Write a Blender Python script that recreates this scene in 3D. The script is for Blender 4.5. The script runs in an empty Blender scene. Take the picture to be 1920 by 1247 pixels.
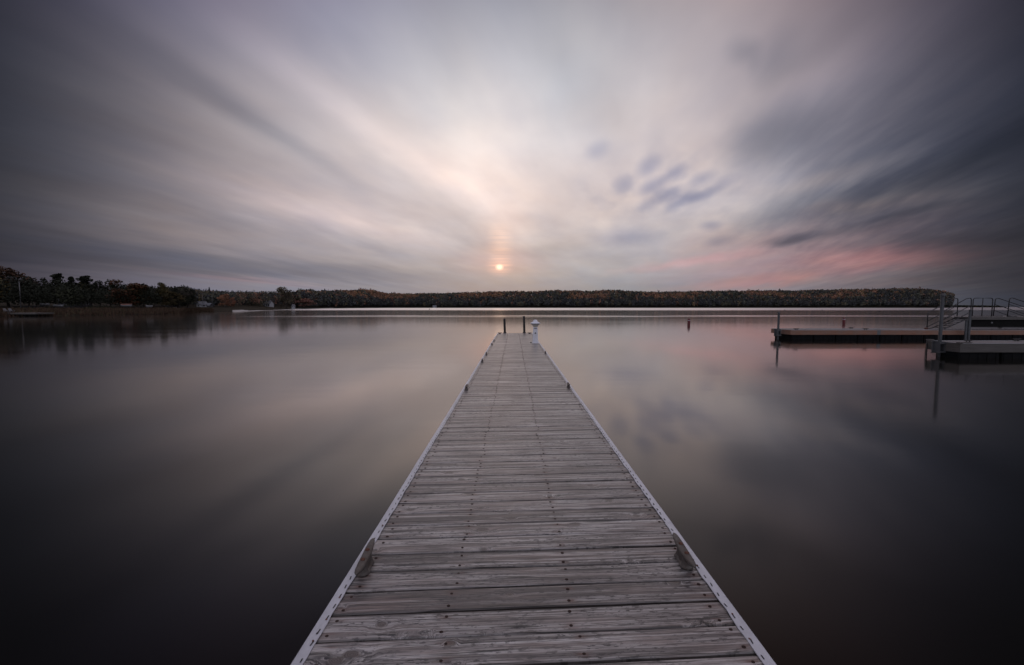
import bpy, bmesh, math, random
import numpy as np
from mathutils import Vector, Matrix, noise as mnoise

S = bpy.context.scene
COL = S.collection
R = math.radians
rng = random.Random(11)

# ------------------------------------------------------------------ camera
H = 1.9                                    # eye height above the water
F = 760.0                                  # focal length in pixels of the 1920 wide photograph
PITCH = math.atan((623.5 - 575.6) / F)
YAW = math.atan(3.0 / F)
cam_d = bpy.data.cameras.new('camera'); cam = bpy.data.objects.new('camera', cam_d); COL.objects.link(cam)
cam_d.sensor_width = 36.0; cam_d.lens = F / 1920 * 36.0
cam_d.clip_start = 0.05; cam_d.clip_end = 20000
cam.location = (0, 0, H); cam.rotation_euler = (math.pi / 2 - PITCH, 0, YAW)
S.camera = cam
CM = cam.rotation_euler.to_matrix()


def ray(px, py):
    return (CM @ Vector(((px - 960) / F, (623.5 - py) / F, -1))).normalized()


def ground(px, py, z=0.0):                 # where the line of sight meets height z
    d = ray(px, py); t = (z - H) / d.z
    return Vector((d.x * t, d.y * t, z))


def at(px, py, Y):                         # where it meets distance Y
    d = ray(px, py); t = Y / d.y
    return Vector((d.x * t, Y, H + d.z * t))


def azel(px, py):
    d = ray(px, py)
    return math.atan2(d.x, d.y), math.asin(d.z)

# ------------------------------------------------------------------ mesh helpers


class MB:
    def __init__(s):
        s.v = []; s.f = []; s.m = []

    def add(s, vs, fs, mi=0):
        n = len(s.v); s.v += [tuple(v) for v in vs]
        s.f += [tuple(i + n for i in f) for f in fs]; s.m += [mi] * len(fs)

    def box(s, a, b, mi=0, M=None):
        x0, y0, z0 = a; x1, y1, z1 = b
        vs = [Vector(p) for p in ((x0, y0, z0), (x1, y0, z0), (x1, y1, z0), (x0, y1, z0),
                                  (x0, y0, z1), (x1, y0, z1), (x1, y1, z1), (x0, y1, z1))]
        if M: vs = [M @ v for v in vs]
        s.add(vs, [(0, 3, 2, 1), (4, 5, 6, 7), (0, 1, 5, 4), (1, 2, 6, 5), (2, 3, 7, 6), (3, 0, 4, 7)], mi)

    def tube(s, pts, rad, n=8, mi=0, cap=True):
        pts = [Vector(p) for p in pts]
        if not isinstance(rad, (list, tuple)): rad = [rad] * len(pts)
        vs = []; fs = []; up = None
        for i, p in enumerate(pts):
            t = (pts[min(i + 1, len(pts) - 1)] - pts[max(i - 1, 0)]).normalized()
            if up is None:
                up = Vector((0, 0, 1)) if abs(t.z) < .9 else Vector((1, 0, 0))
            a = t.cross(up)
            if a.length < 1e-5: a = t.cross(Vector((0, 1, 0)))
            a.normalize(); b = t.cross(a).normalized(); up = -b if False else up
            for k in range(n):
                w = 2 * math.pi * k / n
                vs.append(p + (a * math.cos(w) + b * math.sin(w)) * rad[i])
        for i in range(len(pts) - 1):
            for k in range(n):
                k2 = (k + 1) % n
                fs.append((i * n + k, i * n + k2, (i + 1) * n + k2, (i + 1) * n + k))
        if cap:
            fs.append(tuple(range(n))[::-1]); fs.append(tuple((len(pts) - 1) * n + k for k in range(n)))
        s.add(vs, fs, mi)

    def lathe(s, prof, c=(0, 0, 0), n=24, mi=0, sq=None):
        vs = []; fs = []
        for r, z in prof:
            for k in range(n):
                w = 2 * math.pi * k / n
                vs.append((c[0] + r * math.cos(w), c[1] + r * math.sin(w), c[2] + z))
        for i in range(len(prof) - 1):
            for k in range(n):
                k2 = (k + 1) % n
                fs.append((i * n + k, i * n + k2, (i + 1) * n + k2, (i + 1) * n + k))
        fs.append(tuple(range(n))[::-1]); fs.append(tuple((len(prof) - 1) * n + k for k in range(n)))
        s.add(vs, fs, mi)

    def build(s, name, mats, parent=None, smooth=False, bevel=0, loc=None):
        me = bpy.data.meshes.new(name)
        me.from_pydata(s.v, [], s.f)
        if not isinstance(mats, (list, tuple)): mats = [mats]
        for m in mats: me.materials.append(m)
        me.polygons.foreach_set('material_index', s.m)
        if smooth: me.polygons.foreach_set('use_smooth', [True] * len(s.f))
        me.update()
        o = bpy.data.objects.new(name, me); COL.objects.link(o)
        if parent: o.parent = parent
        if loc: o.location = loc
        if bevel:
            b = o.modifiers.new('bevel', 'BEVEL'); b.width = bevel; b.segments = 2; b.limit_method = 'ANGLE'
        return o


def tag(o, label=None, cat=None, group=None, kind=None):
    if label: o['label'] = label
    if cat: o['category'] = cat
    if group: o['group'] = group
    if kind: o['kind'] = kind
    return o


def empty(name, loc=(0, 0, 0), rz=0):
    o = bpy.data.objects.new(name, None); COL.objects.link(o)
    o.location = loc; o.rotation_euler = (0, 0, rz); o.empty_display_size = .2
    return o


def copy_tree(o, parent=None):
    c = o.copy(); COL.objects.link(c); c.parent = parent
    for ch in list(o.children): copy_tree(ch, c)
    return c


def quads_mesh(name, P, mats, mi, var=None, smooth=False):
    """P: (n,4,3) array of quads -> mesh, with a per-face random attribute"""
    n = len(P)
    me = bpy.data.meshes.new(name)
    me.vertices.add(n * 4); me.vertices.foreach_set('co', np.ascontiguousarray(P.reshape(-1), dtype=np.float32))
    me.loops.add(n * 4); me.loops.foreach_set('vertex_index', np.arange(n * 4, dtype=np.int32))
    me.polygons.add(n); me.polygons.foreach_set('loop_start', np.arange(0, n * 4, 4, dtype=np.int32))
    for m in mats: me.materials.append(m)
    me.polygons.foreach_set('material_index', np.asarray(mi, dtype=np.int32))
    if var is not None:
        a = me.attributes.new('leaf', 'FLOAT', 'FACE'); a.data.foreach_set('value', np.asarray(var, dtype=np.float32))
    me.update(calc_edges=True); me.validate()
    return me

# ------------------------------------------------------------------ node helpers


class G:
    def __init__(s, nt):
        s.t = nt; s.L = nt.links

    def n(s, typ, **kw):
        nd = s.t.nodes.new(typ)
        for k, v in kw.items(): setattr(nd, k, v)
        return nd

    def put(s, sock, v):
        if isinstance(v, bpy.types.NodeSocket): s.L.new(v, sock)
        elif v is not None: sock.default_value = v

    def m(s, op, a, b=None, c=None, clamp=False):
        nd = s.n('ShaderNodeMath', operation=op, use_clamp=clamp)
        for i, v in enumerate((a, b, c)): s.put(nd.inputs[i], v) if v is not None else None
        return nd.outputs[0]

    def v(s, op, a, b=None, c=None, scale=None):
        nd = s.n('ShaderNodeVectorMath', operation=op)
        for i, x in enumerate((a, b, c)):
            if x is not None: s.put(nd.inputs[i], x)
        if scale is not None: s.put(nd.inputs['Scale'], scale)
        return nd.outputs['Value'] if op in ('DOT_PRODUCT', 'LENGTH', 'DISTANCE') else nd.outputs[0]

    def xyz(s, a, b, c):
        nd = s.n('ShaderNodeCombineXYZ')
        for i, x in enumerate((a, b, c)): s.put(nd.inputs[i], x)
        return nd.outputs[0]

    def sep(s, v):
        nd = s.n('ShaderNodeSeparateXYZ'); s.put(nd.inputs[0], v); return nd.outputs

    def noise(s, vec, scale=1, detail=3, rough=.5, dist=0, out=0):
        nd = s.n('ShaderNodeTexNoise'); s.put(nd.inputs['Vector'], vec)
        nd.inputs['Scale'].default_value = scale; nd.inputs['Detail'].default_value = detail
        nd.inputs['Roughness'].default_value = rough; nd.inputs['Distortion'].default_value = dist
        return nd.outputs[out]

    def map(s, x, a, b, c=0, d=1, smooth=False):
        nd = s.n('ShaderNodeMapRange'); nd.clamp = True
        if smooth: nd.interpolation_type = 'SMOOTHSTEP'
        for i, q in enumerate((x, a, b, c, d)): s.put(nd.inputs[i], q)
        return nd.outputs[0]

    def mix(s, f, a, b, mode='MIX'):
        nd = s.n('ShaderNodeMix', data_type='RGBA', blend_type=mode)
        s.put(nd.inputs[0], f)
        for i, q in ((6, a), (7, b)):
            if isinstance(q, (tuple, list)) and len(q) == 3: q = (*q, 1)
            s.put(nd.inputs[i], q)
        return nd.outputs[2]

    def ramp(s, f, stops):
        nd = s.n('ShaderNodeValToRGB'); s.put(nd.inputs[0], f); e = nd.color_ramp.elements
        while len(e) < len(stops): e.new(0)
        for q, (p, c) in zip(e, stops): q.position = p; q.color = (*c, 1)
        return nd.outputs[0]

    def attr(s, name, out='Fac'):
        nd = s.n('ShaderNodeAttribute'); nd.attribute_name = name; return nd.outputs[out]

    def bump(s, h, strength=.5, dist=.01, normal=None):
        nd = s.n('ShaderNodeBump'); s.put(nd.inputs['Height'], h)
        nd.inputs['Strength'].default_value = strength; nd.inputs['Distance'].default_value = dist
        if normal: s.put(nd.inputs['Normal'], normal)
        return nd.outputs[0]


def new_mat(name):
    m = bpy.data.materials.new(name); m.use_nodes = True
    g = G(m.node_tree); b = m.node_tree.nodes['Principled BSDF']
    return m, g, b


def simple(name, col, rough=.6, metal=0, var=.25, scale=6, bump=.0, spec=.5, stretch=(1, 1, 1), tint=None):
    """painted / metal / stone surface with uneven tone"""
    m, g, b = new_mat(name)
    co = g.n('ShaderNodeTexCoord').outputs['Object']
    co = g.v('MULTIPLY', co, stretch)
    n1 = g.noise(co, scale, 4, .6); n2 = g.noise(co, scale * 5.3, 3, .6)
    f = g.m('ADD', g.m('MULTIPLY', n1, .65), g.m('MULTIPLY', n2, .35))
    f = g.map(f, .3, .7)
    dark = tuple(c * (1 - var) for c in col); lite = tuple(min(1, c * (1 + var)) for c in col)
    if tint: dark = tint
    g.put(b.inputs['Base Color'], g.mix(f, dark, lite))
    g.put(b.inputs['Roughness'], g.map(n2, .3, .7, rough * .85, min(1, rough * 1.15)))
    b.inputs['Metallic'].default_value = metal
    b.inputs['Specular IOR Level'].default_value = spec
    if bump: g.put(b.inputs['Normal'], g.bump(f, bump, .01))
    return m


def foliage_mat(name, col, spread=.5, other=None):
    m, g, b = new_mat(name)
    lf = g.attr('leaf')
    oi = g.n('ShaderNodeObjectInfo').outputs['Random']
    grey = sum(col) / 3; col = tuple(c * .88 + grey * .12 for c in col)
    d = tuple(c * (1 - spread) for c in col); l = tuple(c * (1 + spread) for c in col)
    c = g.mix(lf, d, l)
    if other: c = g.mix(g.map(lf, .68, .8), c, other)
    hs = g.n('ShaderNodeHueSaturation'); g.put(hs.inputs['Color'], c)
    g.put(hs.inputs['Value'], g.map(oi, 0, 1, .85, 1.15)); g.put(hs.inputs['Hue'], g.map(oi, 0, 1, .488, .512))
    g.put(b.inputs['Base Color'], hs.outputs[0]); b.inputs['Roughness'].default_value = .8
    b.inputs['Specular IOR Level'].default_value = .15
    return m

# ------------------------------------------------------------------ world: veiled sunset sky, clouds drawn out by the wind
SUN_AZ, SUN_EL = azel(937, 500)


def build_world():
    w = bpy.data.worlds.new('World'); S.world = w; w.use_nodes = True
    nt = w.node_tree; g = G(nt)
    bg = nt.nodes['Background']
    d = g.n('ShaderNodeTexCoord').outputs['Generated']
    d = g.v('NORMALIZE', d)
    x, y, z = g.sep(d)
    az = g.m('ARCTAN2', x, y); el = g.m('ARCSINE', z)
    # cloud deck coordinates, turned into the wind (drift runs towards azimuth 15 degrees)
    zz = g.m('ADD', g.m('MAXIMUM', z, 0.0), .10)
    cx = g.m('DIVIDE', x, zz); cy = g.m('DIVIDE', y, zz)
    ca, sa = math.cos(R(15.5)), math.sin(R(15.5))
    s_ = g.m('SUBTRACT', g.m('MULTIPLY', cx, ca), g.m('MULTIPLY', cy, sa))       # across the drift
    t_ = g.m('ADD', g.m('MULTIPLY', cx, sa), g.m('MULTIPLY', cy, ca))            # along the drift
    wob = g.noise(g.xyz(g.m('MULTIPLY', s_, .5), g.m('MULTIPLY', t_, .3), 3.3), 1, 2, .5)
    s2 = g.m('ADD', s_, g.m('MULTIPLY', wob, .55))
    n_broad = g.noise(g.xyz(g.m('MULTIPLY', s2, .70), g.m('MULTIPLY', t_, .42), 1.7), 1, 2, .45)
    n_mid = g.noise(g.xyz(g.m('MULTIPLY', s2, 1.9), g.m('MULTIPLY', t_, .85), 5.1), 1, 2.5, .5)
    n_fine = g.noise(g.xyz(g.m('MULTIPLY', s2, 4.6), g.m('MULTIPLY', t_, 1.7), 9.4), 1, 3, .5)
    # soft lumps pulled along the wind, used to fray the edges of single clouds
    warp = g.noise(g.xyz(g.m('MULTIPLY', s_, 3.4), g.m('MULTIPLY', t_, .85), 12.5), 1, 3, .5, out=1)
    wx, wy, _ = g.sep(g.v('SUBTRACT', warp, (.5, .5, .5)))
    azw = g.m('ADD', az, g.m('MULTIPLY', wx, .10)); elw = g.m('ADD', el, g.m('MULTIPLY', wy, .055))
    p3 = g.xyz(azw, elw, 0.0)
    p3s = g.xyz(g.m('ADD', az, g.m('MULTIPLY', wx, .035)), g.m('ADD', el, g.m('MULTIPLY', wy, .028)), 0.0)
    p3c = g.xyz(az, el, 0.0)
    p3d = g.xyz(g.m('ADD', az, g.m('MULTIPLY', wx, .015)), g.m('ADD', el, g.m('MULTIPLY', wy, .014)), 0.0)

    def soft(c, half, turn, p):
        """soft round patch: 1 in the middle, 0 at the rim"""
        mp = g.n('ShaderNodeMapping', vector_type='TEXTURE'); g.put(mp.inputs['Vector'], p)
        mp.inputs['Location'].default_value = (c[0], c[1], 0); mp.inputs['Rotation'].default_value = (0, 0, turn)
        mp.inputs['Scale'].default_value = (half[0], half[1], 1)
        gr = g.n('ShaderNodeTexGradient', gradient_type='SPHERICAL'); g.L.new(mp.outputs[0], gr.inputs[0])
        return g.map(gr.outputs['Fac'], 0, 1, 0, 1, True)

    def blob(px, py, ax, ay, slope=0.0, p=None):
        """cloud patch; half-sizes ax, ay and the tilt as seen from the dock"""
        c = np.array(azel(px, py)); th = math.atan(slope)
        v1 = np.array(azel(px + ax * math.cos(th), py + ax * math.sin(th))) - c
        v2 = np.array(azel(px - ay * math.sin(th), py + ay * math.cos(th))) - c
        l1 = np.linalg.norm(v1); u = v1 / l1; l2 = abs(u[0] * v2[1] - u[1] * v2[0])
        return soft(c, (l1 * 1.95, l2 * 1.95), math.atan2(u[1], u[0]), p or p3)

    # log radiance and tint of the thick cloud veil: brightest above the sun, fading sideways and overhead
    A = g.m('MAXIMUM', g.m('MINIMUM', az, R(53)), R(-53)); E = g.m('MAXIMUM', g.m('MINIMUM', el, R(40)), 0.0)
    A2 = g.m('MULTIPLY', A, A); E2 = g.m('MULTIPLY', E, E); AE = g.m('MULTIPLY', A, E)
    feats = (None, A, E, A2, E2, AE, g.m('MULTIPLY', A2, A), g.m('MULTIPLY', A2, A2), g.m('MULTIPLY', E2, E), g.m('MULTIPLY', A2, E), g.m('MULTIPLY', A, E2), g.m('MULTIPLY', A2, E2))
    ln = None
    for f, k in zip(feats, VEIL):
        ln = g.xyz(*k) if f is None else g.v('MULTIPLY_ADD', f, k, ln)
    # behind the viewer and straight overhead the cloud is an even slate grey
    back = g.map(g.m('MULTIPLY_ADD', g.m('MAXIMUM', g.m('SUBTRACT', z, .72), 0.0), -1.6, y), -.25, .45, 1, 0, True)
    mb_ = g.n('ShaderNodeMix', data_type='VECTOR'); g.put(mb_.inputs[0], back); g.put(mb_.inputs[4], ln); mb_.inputs[5].default_value = BACK
    ln = mb_.outputs[1]
    # wind streaks, bluer where dark and creamier where lit
    st = g.m('ADD', g.m('MULTIPLY', g.m('SUBTRACT', n_broad, .5), 1.2), g.m('MULTIPLY', g.m('SUBTRACT', n_mid, .5), .66))
    st = g.m('ADD', st, g.m('MULTIPLY', g.m('SUBTRACT', n_fine, .5), .45))
    mott = g.noise(g.xyz(g.m('MULTIPLY', s2, 2.4), g.m('MULTIPLY', t_, 1.7), 14.0), 1, 3, .55)
    st = g.m('ADD', st, g.m('MULTIPLY', g.m('SUBTRACT', mott, .5), .50))
    st = g.m('MULTIPLY', st, g.map(el, R(1), R(9), .16, .60))
    ln = g.v('MULTIPLY_ADD', st, (1.07, 1.03, .86), ln)
    # patches of peach and lavender light
    hn = g.noise(g.xyz(g.m('MULTIPLY', s_, 1.1), g.m('MULTIPLY', t_, .6), 21.0), 1, 3, .55)
    ln = g.v('MULTIPLY_ADD', g.map(hn, .3, .7, -1, 1), (.040, .0, -.045), ln)

    def add(f, k):
        nonlocal ln
        ln = g.v('MULTIPLY_ADD', f, k, ln)

    def cloud(px, py, ax, ay, slope, k, p=None):
        add(blob(px, py, ax, ay, slope, p), k)

    CR = lambda a: (a * 1.08, a * .97, a * .92)          # lit cream
    SL = lambda a: (-a * 1.12, -a, -a * .84)             # slate shade
    # lit veils
    cloud(905, 335, 110, 50, .55, CR(.14)); cloud(690, 235, 260, 26, .62, CR(.16)); cloud(560, 385, 200, 34, .22, CR(.18))
    cloud(940, 150, 60, 130, .05, CR(.10)); cloud(700, 430, 220, 20, .24, CR(.12)); cloud(1560, 150, 220, 34, -.62, CR(.16))
    # slate patches
    cloud(1075, 190, 110, 70, .5, SL(.16)); cloud(380, 170, 210, 26, .56, SL(.13)); cloud(500, 245, 150, 20, .58, SL(.18))
    cloud(230, 482, 430, 26, .06, SL(.30)); cloud(520, 508, 300, 16, .05, SL(.2))
    cloud(1450, 255, 90, 50, -.25, SL(.50)); cloud(1560, 250, 130, 55, -.4, SL(.12)); cloud(1710, 310, 170, 75, -.4, SL(.26)); cloud(1500, 395, 95, 36, -.2, SL(.46), p3s)
    cloud(1450, 120, 50, 36, -.7, SL(.2)); cloud(1385, 105, 24, 26, -1.0, SL(.22))
    cloud(1790, 300, 150, 26, -.42, SL(.22)); cloud(1680, 345, 150, 20, -.40, SL(.24)); cloud(1850, 470, 120, 46, -.1, SL(.30))
    cloud(1560, 436, 120, 10, -.16, SL(.40), p3s); cloud(1480, 449, 40, 5, -.25, SL(.56), p3s); cloud(1690, 402, 90, 7, -.2, SL(.40), p3s)
    cloud(1720, 455, 70, 14, -.1, SL(.36), p3s); cloud(1600, 300, 130, 20, -.4, SL(.18))
    # lit gaps between them
    cloud(1640, 380, 130, 12, -.12, (.30, .22, .14), p3s); cloud(1560, 330, 110, 14, -.3, (.20, .15, .09), p3s)
    # a flock of small dark puffs
    for (px, py, ax, ay, sl, a) in ((1216, 312, 20, 13, -.8, .34), (1222, 350, 22, 11, -.45, .42), (1262, 326, 24, 10, -.35, .34),
                                    (1250, 364, 22, 9, -.45, .40), (1284, 371, 22, 8, -.25, .32), (1322, 364, 26, 7, -.35, .28),
                                    (1358, 343, 24, 8, -.4, .20), (1314, 336, 22, 9, -.4, .18), (1172, 346, 20, 12, -.6, .22),
                                    (1122, 281, 20, 12, -.4, .18), (1216, 384, 16, 9, -.2, .20), (1262, 386, 14, 8, -.2, .2),
                                    (1172, 445, 48, 13, .0, .28), (1332, 425, 16, 7, -.05, .24), (1352, 452, 26, 6, -.2, .16)):
        cloud(px, py, ax * 1.0, ay * 1.1, sl, (-a * 1.45, -a * 1.25, -a * .80), p3d)
    # ripples in the thin cloud round that flock, and in the broken cloud at right
    rip = g.noise(g.xyz(g.m('MULTIPLY', s_, 6.5), g.m('MULTIPLY', t_, 2.9), 2.2), 1, 2, .5)
    rip = g.map(rip, .40, .66, -.35, 1, True)
    wisp = g.noise(g.xyz(g.m('MULTIPLY', s2, 5.5), g.m('MULTIPLY', t_, 1.15), 30.0), 1, 3.5, .6)
    add(g.m('MULTIPLY', g.map(wisp, .34, .66, -1, 1), blob(1690, 350, 340, 190, -.3, p3c)), (-.22, -.20, -.16))
    patch = g.m('ADD', blob(1250, 345, 150, 60, -.25, p3s), g.m('MULTIPLY', blob(1600, 400, 260, 80, -.2, p3s), .75))
    add(g.m('MULTIPLY', rip, patch), (-.14, -.12, -.08))
    # rose band low on the right, faint rose on the left
    cloud(1500, 490, 310, 56, -.10, (.19, -.05, -.07)); cloud(1440, 510, 190, 22, -.10, (.04, -.02, -.03), p3s); cloud(1420, 528, 170, 9, -.12, (.16, -.02, -.04), p3s)
    cloud(1670, 482, 150, 18, -.05, (.46, .18, .13), p3s); cloud(1290, 492, 120, 8, -.15, (.14, -.02, -.02), p3s)
    cloud(460, 525, 120, 5, .09, (.20, .06, .03), p3s)
    cloud(1020, 470, 70, 9, -.08, SL(.14), p3s); cloud(890, 466, 40, 16, .1, SL(.14), p3s)
    ex, ey, ez = g.sep(ln)
    ex = g.m('MULTIPLY_ADD', g.m('SUBTRACT', ex, ey), 1.28, ey); ez = g.m('MULTIPLY_ADD', g.m('SUBTRACT', ez, ey), 1.28, ey)   # a little more colour in the dusk
    colr = g.xyz(*[g.m('POWER', math.e, q) for q in (ex, ey, ez)])
    # the veiled sun itself with its short pillar, barred by thin cloud
    bars = g.noise(g.xyz(g.m('MULTIPLY', az, 6.0), g.m('MULTIPLY', el, 230.0), .7), 1, 2, .5)
    bars = g.map(bars, .36, .60, .45, 1.0)
    for (px, py, ax, ay, k, b) in ((936.5, 501, 5.2, 4.0, (1.0, .72, .46), 0), (937, 499, 17, 12, (.44, .19, .09), 1), (938, 458, 17, 30, (.22, .10, .03), 1),
                                   (942, 440, 40, 46, (.10, .03, .0), 0), (937, 492, 64, 22, (.10, .02, .005), 0)):
        bl = blob(px, py, ax, ay, 0, p3c)
        if b: bl = g.m('MULTIPLY', bl, bars)
        colr = g.v('ADD', colr, g.v('SCALE', k, scale=bl))
    # clear air behind the veil
    sky = g.n('ShaderNodeTexSky', sky_type='NISHITA'); sky.sun_disc = False
    sky.sun_elevation = SUN_EL; sky.sun_rotation = SUN_AZ; sky.air_density = 1.2; sky.dust_density = 2.5
    colr = g.v('SCALE', colr, scale=1 / SKY_STRENGTH * .96)
    out = g.v('ADD', colr, g.v('SCALE', sky.outputs[0], scale=.025))
    # below the horizon (only seen by light): dull water
    out = g.v('SCALE', out, scale=g.map(z, -.25, 0.0, .25, 1.0))
    g.put(bg.inputs['Color'], out); bg.inputs['Strength'].default_value = SKY_STRENGTH
    w.cycles.sampling_method = 'MANUAL'; w.cycles.sample_map_resolution = 256


VEIL = (
    (-1.8137, -1.6390, -1.4254),
    (0.1787, 0.2158, 0.1188),
    (9.1185, 6.7370, 5.2427),
    (1.8045, 1.3434, 1.0574),
    (-15.3029, -8.8500, -5.7716),
    (-0.3418, -0.3209, 0.4977),
    (-0.4517, -0.4536, -0.4029),
    (-4.2827, -3.9424, -3.4774),
    (4.7543, -0.3083, -2.0024),
    (-12.8822, -10.4128, -8.9418),
    (1.2260, 0.8815, -0.6785),
    (15.2968, 10.9909, 9.6987),
)  # end of veil
SKY_STRENGTH = .12
BACK = (math.log(.58), math.log(.57), math.log(.65))
build_world()
sl = bpy.data.lights.new('sun', 'SUN'); sl.energy = .0015; sl.angle = R(1.6); sl.color = (1, .74, .55)
so = bpy.data.objects.new('sun', sl); COL.objects.link(so)
sd = Vector((math.sin(SUN_AZ) * math.cos(SUN_EL), math.cos(SUN_AZ) * math.cos(SUN_EL), math.sin(SUN_EL)))
so.rotation_euler = (-sd).to_track_quat('-Z', 'Y').to_euler(); so.location = (0, 60, 40)
S.view_settings.view_transform = 'Standard'; S.view_settings.look = 'None'
S.view_settings.exposure = 0; S.view_settings.gamma = 1
S.cycles.use_adaptive_sampling = True; S.cycles.adaptive_threshold = .02
S.cycles.max_bounces = 5; S.cycles.diffuse_bounces = 2; S.cycles.glossy_bounces = 3

# ------------------------------------------------------------------ water


def water_mat():
    m, g, b = new_mat('lake_water')
    P = g.n('ShaderNodeNewGeometry').outputs['Position']
    x, y, z = g.sep(P)
    # slow water is nearly a mirror; wind ruffles the open lake in long bands
    n = g.noise(g.xyz(g.m('MULTIPLY', x, .012), g.m('MULTIPLY', y, .05), 0), 1, 3, .6)
    n2 = g.noise(g.xyz(g.m('MULTIPLY', x, .05), g.m('MULTIPLY', y, .45), 4), 1, 3, .55)
    yy = g.m('ADD', y, g.m('MULTIPLY', g.m('SUBTRACT', n, .5), 90))
    far = g.map(yy, 205, 300, 0, 1, True)
    mid = g.m('MULTIPLY', g.map(y, 74, 82, 0, 1, True), g.map(y, 86, 97, 1, 0, True))
    mid = g.m('MULTIPLY', mid, g.map(n, .40, .55))
    mid = g.m('MULTIPLY', mid, g.map(x, -60, -20))
    r = g.map(n2, .3, .7, WR * .85, WR * 1.25)
    r = g.m('ADD', r, g.m('MULTIPLY', far, .26)); r = g.m('ADD', r, g.m('MULTIPLY', mid, .16))
    # lazy swell, smoothed out by time
    h = g.noise(g.xyz(g.m('MULTIPLY', x, .35), g.m('MULTIPLY', y, 1.0), 0), 1, 2, .5)
    nrm = g.bump(h, .12, .02)
    b.inputs['Base Color'].default_value = (.0075, .0072, .0058, 1); b.inputs['Roughness'].default_value = 1; b.inputs['Specular IOR Level'].default_value = 0
    gl = g.n('ShaderNodeBsdfGlossy'); gl.inputs['Color'].default_value = (1, .955, .92, 1)
    g.put(gl.inputs['Roughness'], r); g.put(gl.inputs['Normal'], nrm)
    # reflectance against the angle of view, averaged over the small waves of a long exposure
    lw = g.n('ShaderNodeLayerWeight').outputs['Facing']
    fac = g.ramp(lw, [(p, (v, v, v)) for p, v in ((.0, .018), (.30, .020), (.40, .034), (.55, .10), (.70, .26), (.80, .43), (.90, .66), (1, 1))])
    ms = g.n('ShaderNodeMixShader'); g.put(ms.inputs[0], fac); g.L.new(b.outputs[0], ms.inputs[1]); g.L.new(gl.outputs[0], ms.inputs[2])
    g.L.new(ms.outputs[0], m.node_tree.nodes['Material Output'].inputs[0])
    return m


WR = .075
wm = MB(); nseg = 96
ringr = [0.0, 6, 20, 60, 200, 700, 2500, 9000]
vs = [(0, 0, 0)]; fs = []
for r_ in ringr[1:]:
    for k in range(nseg):
        a = 2 * math.pi * k / nseg; vs.append((r_ * math.cos(a), r_ * math.sin(a), 0))
for k in range(nseg): fs.append((0, 1 + k, 1 + (k + 1) % nseg))
for i in range(len(ringr) - 2):
    for k in range(nseg):
        a = 1 + i * nseg + k; b_ = 1 + i * nseg + (k + 1) % nseg
        fs.append((a, a + nseg, b_ + nseg, b_))
wm.add(vs, fs)
tag(wm.build('water', water_mat()), kind='structure')

# ------------------------------------------------------------------ main dock
ZD = .55
XL, XR = -.841, .991
Y_END = ground(963, 624.6, ZD).y
NX = (-.75, -.285, .262, .905)             # nail rows


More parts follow.
